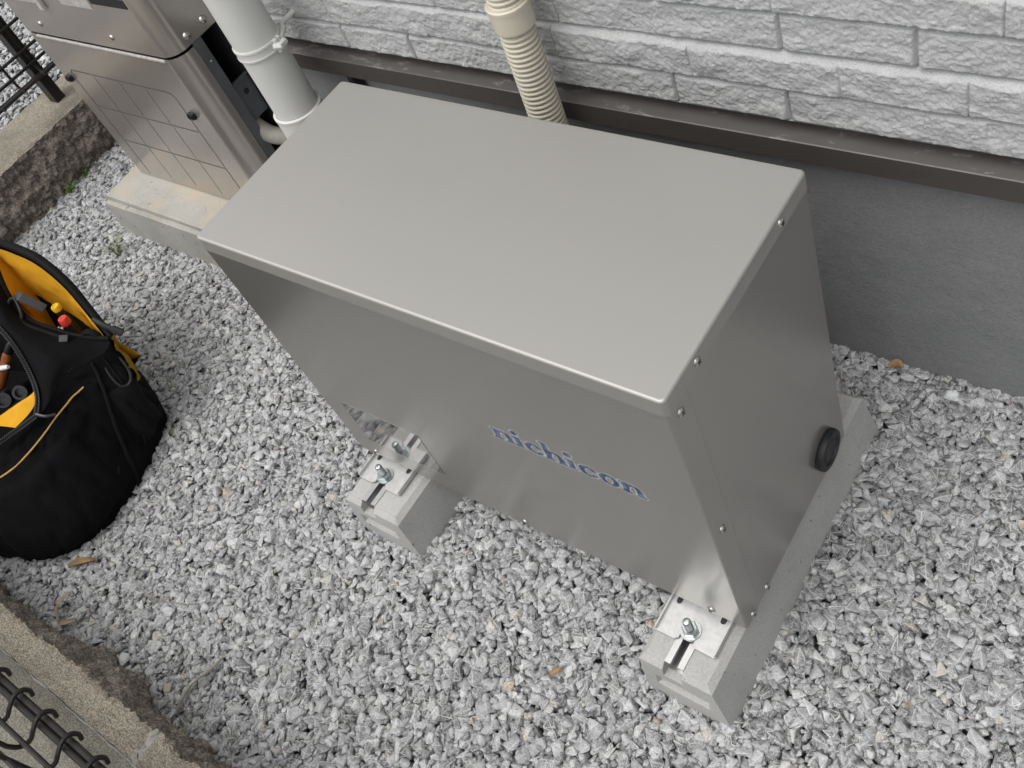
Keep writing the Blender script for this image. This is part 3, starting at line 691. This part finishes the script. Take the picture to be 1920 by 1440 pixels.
# ------------------------------------------------------------------ crushed stone
def proto(k, npts, bev):
    r_ = np.random.default_rng(100 + k); bm = bmesh.new()
    d_ = r_.normal(size=(npts, 3)); d_ = np.sign(d_) * np.abs(d_) ** .6; d_ /= np.linalg.norm(d_, axis=1)[:, None]; d_ *= r_.uniform(.74, 1.08, (npts, 1))
    d_ *= np.array([1.0, r_.uniform(.60, .95), r_.uniform(.36, .66)])
    for p in d_: bm.verts.new(p)
    res = bmesh.ops.convex_hull(bm, input=bm.verts[:]); 
    bmesh.ops.delete(bm, geom=[v for v in bm.verts if not v.link_faces], context='VERTS')
    bmesh.ops.dissolve_limit(bm, angle_limit=R(14), verts=bm.verts[:], edges=bm.edges[:])
    lay = bm.faces.layers.float.new('wear')
    if bev:
        r2 = bmesh.ops.bevel(bm, geom=bm.edges[:], offset=bev, segments=1, affect='EDGES')
        for f in r2['faces']: f[lay] = 1.0
    bmesh.ops.triangulate(bm, faces=bm.faces[:]); bm.verts.ensure_lookup_table(); bm.verts.index_update()
    v = np.array([x.co[:] for x in bm.verts]); f = np.array([[x.index for x in q.verts] for q in bm.faces]); wv = np.array([q[lay] for q in bm.faces]); bm.free(); return v, f, wv
PR = [proto(k, int(8 + k % 7), .035) for k in range(60)]; PL = [proto(k, 10, 0) for k in range(12)]
VV, FF, TT, WW = [], [], [], []; voff = 0
def rotm(a, b, c):
    return np.array(Euler((a, b, c)).to_matrix())
def inside(x, y, rects): return any(a <= x <= c and b <= y <= d_ for a, b, c, d_ in rects)
def scatter(x0, y0, x1, y1, ztop, layers, rects, bright=1.0):
    """tightly packed crushed stone: jittered layers that lean on and into each other"""
    global voff
    r_ = np.random.default_rng(int(abs(x0) * 1000) + 5)
    for pt, smin, smax, drop, low, jit in layers:
        ny = int((y1 - y0) / (pt * .88)); nx = int((x1 - x0) / pt)
        for a in range(ny + 1):
            for b in range(nx + 1):
                x = x0 + (b + .5 * (a % 2)) * pt + r_.uniform(-jit, jit) * pt; y = y0 + a * pt * .88 + r_.uniform(-jit, jit) * pt
                if not (x0 <= x <= x1 and y0 <= y <= y1) or inside(x, y, rects): continue
                s = smin + (smax - smin) * r_.random() ** 1.4
                und = (vnoise(x * 6, y * 6, 5) - .5) * .008 + (vnoise(x * 19, y * 19, 15) - .5) * .004
                pool = PL if low else PR; v, f, wv = pool[r_.integers(0, len(pool))]
                Rm = rotm(r_.normal(0, .30), r_.normal(0, .30), r_.uniform(0, 6.283)); vv = (v * s) @ Rm.T
                top = vv[:, 2].max(); z = ztop + und - drop - top + r_.normal(0, .0027)
                VV.append(vv + np.array([x, y, z])); FF.append(f + voff); voff += len(v)
                g = np.clip(r_.normal(.285, .105), .10, .58) * bright; tint = r_.random()
                if tint < .016: c = np.array([.47, .435, .365]) * r_.uniform(.75, 1.05)
                elif tint < .0185: c = np.array([.40, .31, .21]) * r_.uniform(.7, 1.1)
                elif tint < .075: c = np.array([.50, .50, .49])
                else: c = g * np.array([.988, 1.0, 1.016])
                TT.append(np.tile(np.minimum(c, .8), (len(f), 1))); WW.append(wv * r_.uniform(.2, .85))
R_EX = [(.280, -.296, .412, .268), (-.382, -.286, -.228, .268), (-1.70, .135, -1.02, .42), (-.83, .26, -.75, .34)]
scatter(-2.105, -.766, 1.7, .43, GZ + .004, [(.0255, .0155, .0212, .0000, False, .36), (.0225, .0142, .0200, .0024, False, .45), (.0175, .0065, .0130, .0026, False, .5), (.0140, .0120, .0155, .0050, True, .5), (.0150, .0110, .0150, .0085, True, .6)], R_EX)
scatter(-3.9, -.7, -2.318, 1.9, .048, [(.0240, .0135, .0195, .000, False, .4), (.0220, .0120, .0180, .004, True, .45), (.022, .012, .016, .012, True, .5)], [], bright=1.2)  # brighter stone colour stands in for the more open sky here
V_ = np.concatenate(VV); F_ = np.concatenate(FF); T_ = np.concatenate(TT); W_ = np.concatenate(WW)
me = bpy.data.meshes.new('gravel'); me.vertices.add(len(V_)); me.vertices.foreach_set('co', V_.ravel().astype(np.float32)); me.loops.add(F_.size); me.loops.foreach_set('vertex_index', F_.ravel().astype(np.int32)); me.polygons.add(len(F_)); me.polygons.foreach_set('loop_start', np.arange(0, F_.size, 3, dtype=np.int32)); me.update(calc_edges=True)
a1 = me.attributes.new('tone', 'FLOAT_COLOR', 'FACE') if False else me.attributes.new('tone', 'FLOAT_VECTOR', 'FACE'); a1.data.foreach_set('vector', T_.ravel().astype(np.float32))
a2 = me.attributes.new('wear', 'FLOAT', 'FACE'); a2.data.foreach_set('value', W_.astype(np.float32))
tag(link('gravel', me, 'stone'), kind='stuff'); print('stones', len(VV), 'faces', len(F_))

# ------------------------------------------------------------------ open tool bag
bag = thing('tool_bag', (-1.22, -.47, GZ)); tag(bag, 'black fabric tool bag with open yellow lined pocket lying on the gravel', 'tool bag')
ringG = [(-.985, -.36, -.14), (-1.045, -.275, -.14), (-1.2, -.235, -.14), (-1.45, -.235, -.14), (-1.62, -.40, -.14), (-1.58, -.68, -.14), (-1.36, -.735, -.14), (-1.11, -.70, -.14), (-.985, -.625, -.14), (-.95, -.50, -.14)]
ringB = [(-.975, -.37, -.045), (-1.022, -.270, -.04), (-1.2, -.222, -.04), (-1.47, -.225, -.04), (-1.65, -.40, -.03), (-1.60, -.69, -.03), (-1.36, -.745, -.04), (-1.11, -.705, -.06), (-.975, -.625, -.06), (-.948, -.50, -.05)]
ringM = [(-1.010, -.355, .065), (-1.008, -.262, .055), (-1.2, -.215, .08), (-1.45, -.22, .10), (-1.60, -.40, .10), (-1.55, -.64, .10), (-1.36, -.70, .09), (-1.15, -.675, .06), (-1.04, -.60, .05), (-1.00, -.49, .06)]
ringN = [(-1.035, -.355, .118), (-1.022, -.253, .11), (-1.19, -.205, .19), (-1.42, -.215, .21), (-1.56, -.40, .19), (-1.50, -.61, .18), (-1.36, -.665, .16), (-1.18, -.645, .11), (-1.075, -.58, .10), (-1.035, -.47, .11)]
ringT = [(-1.055, -.36, .148), (-1.03, -.25, .145), (-1.20, -.203, .277), (-1.40, -.218, .295), (-1.52, -.40, .24), (-1.46, -.58, .23), (-1.36, -.63, .20), (-1.22, -.61, .15), (-1.095, -.565, .13), (-1.035, -.457, .140)]
NB = 160
rs = [crc(r_, NB) for r_ in (ringG, ringB, ringM, ringN, ringT)]
cols_ = [cr([r_[i] for r_ in rs], 34) for i in range(NB)]
Pb = np.array([[c[:] for c in col] for col in cols_] + [[c[:] for c in cols_[0]]])
ii = np.arange(NB + 1)[:, None] % NB; kk = np.arange(34)[None]
ctr = Pb.mean(0, keepdims=True); out = Pb - ctr; out[..., 2] = 0; out /= np.linalg.norm(out, axis=-1, keepdims=True) + 1e-6
wr = (fbm(np.sin(ii / NB * 6.283) * 3 + 9 + kk * .02, np.cos(ii / NB * 6.283) * 3 + 9 + kk * .12, 5, 3) - .5) * .016 * np.clip((33 - kk) / 8, 0, 1)
rg = np.abs(fbm(np.sin(ii / NB * 6.283) * 5 + kk * .10 + 3, np.cos(ii / NB * 6.283) * 5 - kk * .07 + 20, 44, 3) - .5)
wr = wr - .030 * np.clip(.09 - rg, 0, .09) / .09 * .28 * np.clip((31 - kk) / 8, 0, 1) * np.clip(kk / 4, 0, 1)
Pb = Pb + out * wr[..., None]
grid_mesh('bag_shell', Pb, 'bag', bag, True)
def coons(top, botm, nu, nv, bulge=0.0):
    a = cr(top, nu); b = cr(botm, nu); P = np.zeros((nu, nv, 3))
    for i in range(nu):
        for j in range(nv):
            t = j / (nv - 1); p = a[i] * (1 - t) + b[i] * t; p.z += bulge * 4 * t * (1 - t); P[i, j] = p[:]
    return P
lip = [(-1.03, -.25, .145), (-1.085, -.272, .153), (-1.147, -.288, .165), (-1.23, -.302, .190), (-1.30, -.285, .222), (-1.36, -.245, .270), (-1.40, -.218, .295)]
zipc = [(-1.035, -.457, .140), (-1.062, -.425, .152), (-1.10, -.40, .170), (-1.16, -.372, .202), (-1.22, -.356, .230), (-1.36, -.35, .262), (-1.52, -.40, .24)]
mid = [tuple((np.array(a) + np.array(b)) / 2 + np.array([0.004, 0, .008])) for a, b in zip(lip, zipc)]
mid[0] = (-1.055, -.36, .150)
Pt = np.zeros((60, 21, 3)); L_, M_2, Z_ = cr(lip, 60), cr(mid, 60), cr(zipc, 60)
for i in range(60):
    q_ = cr([L_[i], M_2[i], Z_[i]], 21); Pt[i] = [p[:] for p in q_]
bnd = np.array([Pb[(16 - q) % NB, 33] for q in np.linspace(0, 32, 21).round().astype(int)]); dl_ = bnd - Pt[0]
for i in range(60): Pt[i] += dl_ * max(0, 1 - i / 22) ** 2
Pt[..., 2] += .016 * np.sin(np.linspace(0, math.pi, 21))[None] * np.clip(np.arange(60) / 14, 0, 1)[:, None]
Pt[..., 2] += (fbm(Pt[..., 0] * 18, Pt[..., 1] * 30, 6, 3) - .5) * .012 * np.sin(np.linspace(0, math.pi, 21))[None]
grid_mesh('top_panel', Pt, 'bag', bag, True)
# yellow end-pocket lining: back wall under the raised flap, front wall under the lip
back = [(-1.03, -.25, .145), (-1.085, -.231, .190), (-1.145, -.213, .240), (-1.22, -.205, .279), (-1.30, -.208, .293), (-1.37, -.214, .297), (-1.40, -.218, .295)]
def down(pts, dz, dy, dx=0): return [(x + dx, y + dy, z - dz * (0.35 + .65 * math.sin(math.pi * (.12 + .80 * k / (len(pts) - 1))))) for k, (x, y, z) in enumerate(pts)]
b2 = [(x, y - .006, z - .003) for x, y, z in back]
Pk = coons(b2, down(b2, .17, -.018), 50, 18, 0); Pk[..., 1] -= (fbm(Pk[..., 0] * 24, Pk[..., 2] * 24, 8, 3) - .5) * .012 * np.clip(np.arange(18) / 5, 0, 1)[None]
grid_mesh('pocket_lining', Pk, 'yellow', bag, True)
l2 = [(x, y + .006, z - .002) for x, y, z in lip]
Pk = coons(l2, down(l2, .15, .018), 50, 14, 0); grid_mesh('pocket_lining', Pk, 'yellow', bag, True)
bm = bmesh.new(); lo1 = cr(down(b2, .165, -.018), 30); lo2 = cr(down(l2, .145, .018), 30)
for i in range(29):
    bm.faces.new([bm.verts.new(p) for p in (lo1[i], lo1[i + 1], lo2[i + 1], lo2[i])])
fin('pocket_floor', bm, 'bag', bag)
# thick black rim of the raised flap, with webbing band and zipper
bm = bmesh.new(); tube(bm, [p + Vector((0, .006, .003)) for p in cr(back, 60)], [.0065 + .0035 * math.sin(math.pi * i / 59) for i in range(60)], 10); fin('flap_rim', bm, 'bag_web', bag, True)
bm = bmesh.new(); tube(bm, [p + Vector((0, 0, .002)) for p in cr(lip, 60)], .0055, 8); fin('pocket_lip', bm, 'bag_web', bag, True)
def zipper(name, pts, n, r):
    bm = bmesh.new(); c = cr(pts, n * 4); tube(bm, c, r, 8)
    for k in range(2, n * 4 - 2, 2):
        t = (c[k + 1] - c[k - 1]).normalized(); s = t.cross(Vector((.56, -.42, .71))).normalized(); p = c[k] + Vector((.56, -.42, .71)) * r * .6
        tube(bm, [p - s * r * 1.25, p + s * r * 1.25], .0011, 5, 1)
    return fin(name, bm, ['bag_web', 'gun'], bag, True)
zipper('zipper', [(-1.30, -.352, .250), (-1.22, -.358, .233), (-1.16, -.374, .206), (-1.10, -.402, .174), (-1.062, -.428, .156), (-1.037, -.459, .144)], 34, .0042)
zipper('zipper', [(-1.037, -.459, .143), (-1.062, -.505, .137), (-1.098, -.565, .133), (-1.16, -.59, .140), (-1.22, -.61, .153)], 30, .0042)
# inside of the main compartment
z1_ = cr([(-1.52, -.40, .24), (-1.36, -.352, .260), (-1.22, -.360, .228), (-1.10, -.405, .168), (-1.04, -.459, .137), (-1.098, -.560, .127), (-1.22, -.604, .147), (-1.36, -.625, .197), (-1.46, -.575, .227), (-1.52, -.40, .238)], 60)
cen = Vector((-1.27, -.47, 0)); lo = [Vector(((p.x - cen.x) * .8 + cen.x, (p.y - cen.y) * .8 + cen.y, .03)) for p in z1_]
Pi = np.zeros((60, 8, 3))
for i in range(60):
    for j in range(8): Pi[i, j] = z1_[i].lerp(lo[i], j / 7)[:]
grid_mesh('main_lining', Pi, 'bag', bag, True)
bm = bmesh.new(); bm.faces.new([bm.verts.new(p) for p in lo[:-1]]); fin('main_floor', bm, 'bag', bag)
# folded yellow lining showing at the zip
A1 = cr([(-1.078, -.425, .155), (-1.072, -.44, .142), (-1.082, -.465, .128), (-1.092, -.50, .122)], 16); A2 = cr([(-1.082, -.424, .153), (-1.115, -.455, .142), (-1.15, -.49, .128), (-1.18, -.53, .120)], 16)
Pf = np.zeros((16, 8, 3))
for i in range(16):
    for j in range(8): q_ = A1[i].lerp(A2[i], j / 7); q_.z += .004 * math.sin(math.pi * j / 7); Pf[i, j] = q_[:]
grid_mesh('lining_fold', Pf, 'yellow', bag, True)
# surface trim: piping, seams, webbing straps
def onsurf(px, eps=.002):
    """nearest shell point to a target, pushed outward"""
    d2 = ((Pb - np.array(px)) ** 2).sum(-1); i, k = np.unravel_index(d2.argmin(), d2.shape); return Vector(Pb[i, k]) + Vector(out[min(i, NB - 1), k]) * eps
def surfline(name, pts, r, mat, sq=.5, eps=.0015):
    bm = bmesh.new(); c = [onsurf(p, eps) for p in cr(pts, 40)]
    c = [sum((c[max(0, min(39, i + d_))] for d_ in range(-5, 6)), Vector()) / 11 for i in range(40)]
    tube(bm, c, r, 8, squash=1); return fin(name, bm, mat, bag, True)
surfline('piping', [(-1.018, -0.350, 0.124), (-1.022, -0.395, 0.120), (-1.028, -0.440, 0.112), (-1.030, -0.500, 0.102), (-1.040, -0.560, 0.094), (-1.075, -0.620, 0.090), (-1.130, -0.650, 0.092)], .0019, 'piping')
surfline('seam', [(-1.05, -.30, .148), (-1.0, -.335, .09), (-.96, -.375, .02), (-.94, -.41, -.06), (-.95, -.44, -.13)], .0045, 'bag_web', eps=.0005)
surfline('seam', [(-1.04, -.285, .13), (-1.005, -.30, .07), (-.965, -.33, -.01), (-.95, -.36, -.08)], .0030, 'bag_web', eps=.0005)
surfline('seam', [(-.955, -.43, -.03), (-.945, -.48, -.075), (-.955, -.56, -.09), (-.99, -.63, -.095), (-1.08, -.69, -.095)], .0028, 'bag_web', eps=.0005)
# sewn-on front pocket and side pocket: raised patches that follow the shell
def patch(name, i0, i1, k0, k1, h, mat):
    I = [i % NB for i in range(i0, i1 + 1)]; a = Pb[I][:, k0:k1 + 1].copy(); o_ = out[I][:, k0:k1 + 1] if out.shape[0] > NB else np.repeat(out[:1], len(I), 0)[:, k0:k1 + 1]
    eu = np.clip(np.minimum(np.arange(len(I)), len(I) - 1 - np.arange(len(I))) / 2.0, 0, 1)[:, None]; ev_ = np.clip(np.minimum(np.arange(k1 - k0 + 1), k1 - k0 - np.arange(k1 - k0 + 1)) / 1.0, 0, 1)[None]
    a += o_ * (h * np.minimum(eu, ev_) - .0005)[..., None]; return grid_mesh(name, a, mat, bag, True)
patch('front_pocket', 116, 150, 4, 19, .009, 'bag'); patch('side_pocket', 2, 13, 5, 17, .008, 'bag_web')
# ochre outer end panel
sel = np.array([[p for p in row] for row in Pb])
mask_i = [i for i in range(NB) if -1.16 < Pb[i, 20, 0] < -.98 and Pb[i, 20, 1] > -.268]
if mask_i:
    i0, i1 = mask_i[0], mask_i[-1]; Pe = Pb[i0:i1 + 1, 14:31] + out[i0:i1 + 1, 14:31] * .004; grid_mesh('end_panel', Pe, 'ochre', bag, True)
# hardware: snap hook, ring, buckles, zip pull
def pxline(name, pts, r, mat='plas_black', closed=False, n=30):
    bm = bmesh.new(); tube(bm, crc(pts, n) if closed else cr(pts, n), r, 8, closed=closed); return fin(name, bm, mat, bag, True)
pxline('snap_hook', [(-1.042, -0.272, 0.136), (-1.030, -0.266, 0.118), (-1.015, -0.266, 0.100), (-0.998, -0.276, 0.071), (-0.992, -0.294, 0.058), (-0.998, -0.309, 0.066), (-1.015, -0.306, 0.091), (-1.030, -0.294, 0.116), (-1.040, -0.284, 0.136)], .0032, 'plas_black', True)
pxline('ring', [(-1.275, -.285, .226), (-1.255, -.292, .219), (-1.235, -.306, .208), (-1.228, -.318, .204), (-1.240, -.322, .209), (-1.26, -.312, .219), (-1.278, -.298, .227)], .0036, 'plas_black', True)
pxline('carry_strap', [(-1.235, -.318, .210), (-1.20, -.318, .200), (-1.165, -.310, .186), (-1.13, -.302, .174), (-1.105, -.300, .168)], .0055, 'bag_web')
bm = bmesh.new(); box(bm, (-.010, -.008, -.006), (.010, .008, .006), .002, 2); bk = fin('buckle', bm, 'plas_black', bag, True); bk.matrix_local = Matrix.Translation((-1.112, -.300, .171)) @ Euler((.5, .25, .6)).to_matrix().to_4x4()
pxline('zip_pull', [(-1.066, -.238, .185), (-1.045, -.236, .172), (-1.028, -.232, .160)], .006); pxline('zip_pull', [(-1.028, -.232, .160), (-1.010, -.226, .146)], .0085)
pxline('zip_pull', [(-1.037, -.459, .147), (-1.018, -.452, .140), (-1.008, -.438, .132)], .0038, 'gun')
pxline('hook', [(-1.352, -.215, .315), (-1.36, -.225, .335), (-1.372, -.235, .335), (-1.378, -.238, .318), (-1.366, -.23, .305)], .004, 'plas_black', True)
settle(bag)
# tools standing in the bag
def tool(name, label, cat, base, tip, r0, parts):
    root = thing(name, base); tag(root, label, cat)
    ax = (Vector(tip) - Vector(base)); T = Matrix.Translation(base) @ ax.to_track_quat('Z', 'Y').to_matrix().to_4x4(); L = ax.length
    for pn, prof, mt in parts: 
        bm = bmesh.new(); lathe(bm, [(r * r0, h * L) for r, h in prof], 18, T); fin(pn, bm, mt, root, True, 45)
    settle(root)
tool('screwdriver', 'screwdriver with yellow cap standing in the yellow bag pocket', 'screwdriver', (-1.165, -.262, .075), (-1.172, -.254, .206), .0105, [('handle', [(.5, 0), (.85, .15), (.9, .5), (.75, .78), (.9, .90)], 'plas_black'), ('cap', [(.92, .90), (1, .92), (1, .98), (.85, 1), (.6, 1), (.55, .985), (.05, .985)], 'yelp')])
tool('screwdriver', 'screwdriver with red cap standing in front of the yellow capped one', 'screwdriver', (-1.135, -.272, .06), (-1.139, -.268, .194), .0115, [('handle', [(.5, 0), (.85, .15), (.9, .5), (.75, .72), (.9, .86)], 'plas_black'), ('cap', [(.92, .86), (1, .88), (1, .96), (.85, .995), (.5, 1), (.05, .99)], 'red')])
tool('socket_bit', 'bare steel socket lying beside the red capped screwdriver', 'socket', (-1.185, -.292, .125), (-1.172, -.280, .158), .0105, [('barrel', [(.8, 0), (1, .05), (1, .6), (.8, .7), (.8, .96), (.6, 1), (.5, .9), (.05, .9)], 'screw')])
bm = bmesh.new(); box(bm, (-.028, -.010, -.03), (.028, .010, .03), .003, 2); o = fin('measuring_case', bm, 'greyp', None, True); o.matrix_world = Matrix.Translation((-1.262, -.268, .200)) @ Euler((.3, -.35, -.1)).to_matrix().to_4x4(); tag(o, 'dark grey plastic case tucked into the pocket left of the screwdrivers', 'case')
bm = bmesh.new(); tube(bm, cr([(-1.11, -.283, .135), (-1.09, -.268, .160), (-1.07, -.258, .163), (-1.055, -.256, .148), (-1.06, -.258, .115)], 20), .008, 8, squash=.6); tag(fin('tool_strap', bm, 'bag_web', None, True), 'short black webbing loop folded over inside the yellow pocket', 'strap')
tool('impact_socket', 'dark impact socket lying in the main bag opening next to the yellow fold', 'socket', (-1.155, -.42, .125), (-1.118, -.440, .155), .017, [('barrel', [(.8, 0), (1, .04), (1, .95), (.9, 1), (.62, 1), (.6, .8), (.05, .8)], 'gun')])
tool('impact_socket', 'second dark impact socket in the bag, at the picture edge left of its twin', 'socket', (-1.19, -.455, .12), (-1.150, -.470, .150), .018, [('barrel', [(.8, 0), (1, .04), (1, .95), (.9, 1), (.62, 1), (.6, .8), (.05, .8)], 'gun')])
tool('chisel', 'white handled tool lying across the open main compartment of the bag', 'hand tool', (-1.27, -.435, .152), (-1.192, -.408, .170), .0055, [('handle', [(.7, 0), (1, .03), (1, .9), (.7, 1)], 'whitep')])
tool('pliers', 'orange handled pliers sunk in the main compartment at the picture edge', 'pliers', (-1.27, -.44, .10), (-1.20, -.385, .190), .011, [('handle', [(.8, 0), (1, .1), (1, .9), (.6, 1)], 'orange'), ('jaw', [(.5, 1), (.9, 1.02), (.7, 1.2), (.2, 1.3)], 'gun')])
# ------------------------------------------------------------------ leaves, twig, weeds
def leaf(name, label, pts, wd, mat, curl=.003, cat='leaf'):
    bm = bmesh.new(); c = cr(pts, 14); prev = None
    for i, p in enumerate(c):
        t = (c[min(13, i + 1)] - c[max(0, i - 1)]).normalized(); s = t.cross(Vector((0, 0, 1))).normalized(); ww = wd * math.sin(math.pi * (.06 + .90 * i / 13)) ** .7
        row = [bm.verts.new(p + s * ww * k + Vector((0, 0, curl * k * k))) for k in (-1, -.5, 0, .5, 1)]
        if prev: 
            for k in range(4): bm.faces.new((prev[k], prev[k + 1], row[k + 1], row[k]))
        prev = row
    r_ = bmesh.ops.extrude_face_region(bm, geom=bm.faces[:]); bmesh.ops.translate(bm, verts=[v for v in r_['geom'] if isinstance(v, bmesh.types.BMVert)], vec=(0, 0, .0006))
    tag(fin(name, bm, mat, None, True), label, cat)
zl = GZ + .004
leaf('dry_leaf', 'orange brown curled dry leaf on the gravel below the tool bag', [(-.950, -.655, zl), (-.935, -.64, zl + .006), (-.915, -.625, zl + .006), (-.90, -.612, zl)], .0075, 'leafdry', .008)
leaf('dry_leaf', 'slender pale brown leaf standing on gravel near the low wall', [(-.875, -.745, zl - .004), (-.888, -.733, zl + .008), (-.888, -.712, zl + .016), (-.878, -.690, zl + .018)], .005, 'leafpale', .002)
leaf('dry_leaf', 'short tan leaf lying flat at the foot of the slender pale leaf', [(-.868, -.748, zl + .002), (-.85, -.742, zl + .006), (-.825, -.722, zl + .004)], .006, 'leafpale', .004)
leaf('dry_leaf', 'tiny reddish brown leaf on open gravel between the two concrete blocks', [(.118, -.362, zl + .002), (.126, -.352, zl + .006), (.133, -.342, zl + .002)], .0045, 'leafdry', .004)
leaf('dry_leaf', 'dark amber leaf against the grey foundation behind the cabinet', [(.388, .400, zl + .008), (.40, .408, zl + .014), (.412, .409, zl + .008)], .009, 'leafdry', .004)
bm = bmesh.new(); tube(bm, cr([(-.475, -.745, zl + .002), (-.48, -.715, zl + .010), (-.478, -.685, zl + .012), (-.468, -.655, zl + .010), (-.462, -.622, zl + .006)], 20), [.0026 + .0014 * math.sin(i / 3) ** 2 for i in range(20)], 6); tag(fin('twig', bm, 'twig', None, True), 'thin grey twig lying on gravel close to the low wall', 'twig')
bm = bmesh.new(); tube(bm, cr([(-1.05, -.62, zl), (-.80, -.60, zl + .008), (-.70, -.61, zl + .006), (-.62, -.585, zl + .004)][1:], 16), .0012, 5)
tag(fin('twig', bm, 'twig', None, True), 'very thin dry stalk on the gravel right of the orange leaf', 'twig')
def weed(label, x, y, z, n, h, spread, mat, seed):
    r_ = random.Random(seed); bm = bmesh.new()
    for k in range(n):
        a = r_.uniform(0, 6.283); s = spread * r_.uniform(.4, 1); hh = h * r_.uniform(.5, 1); x0_, y0_ = x + r_.uniform(-.01, .01), y + r_.uniform(-.01, .01)
        c = cr([(x0_, y0_, z), (x0_ + math.cos(a) * s * .3, y0_ + math.sin(a) * s * .3, z + hh * .7), (x0_ + math.cos(a) * s, y0_ + math.sin(a) * s, z + hh * .8)], 8); prev = None
        for i, p in enumerate(c):
            t = (c[min(7, i + 1)] - c[max(0, i - 1)]).normalized(); q_ = t.cross(Vector((.3, .2, .9))).normalized() * (.0022 * (1 - (i / 7) ** 2) + .0003)
            row = [bm.verts.new(p - q_), bm.verts.new(p + q_)]
            if prev: bm.faces.new((prev[0], prev[1], row[1], row[0]))
            prev = row
    tag(fin('weed', bm, mat), label, 'weed')
weed('sparse yellow green grass tuft in gravel before the stained slab', -1.64, .055, GZ - .005, 16, .075, .06, 'weedpale', 3)
weed('small green weed at the foot of the brown split wall', -2.06, .19, GZ - .005, 26, .035, .035, 'weed', 4)
weed('low green moss tuft at the wall foot nearest the heater', -2.075, .262, GZ - .002, 18, .025, .02, 'weed', 5)
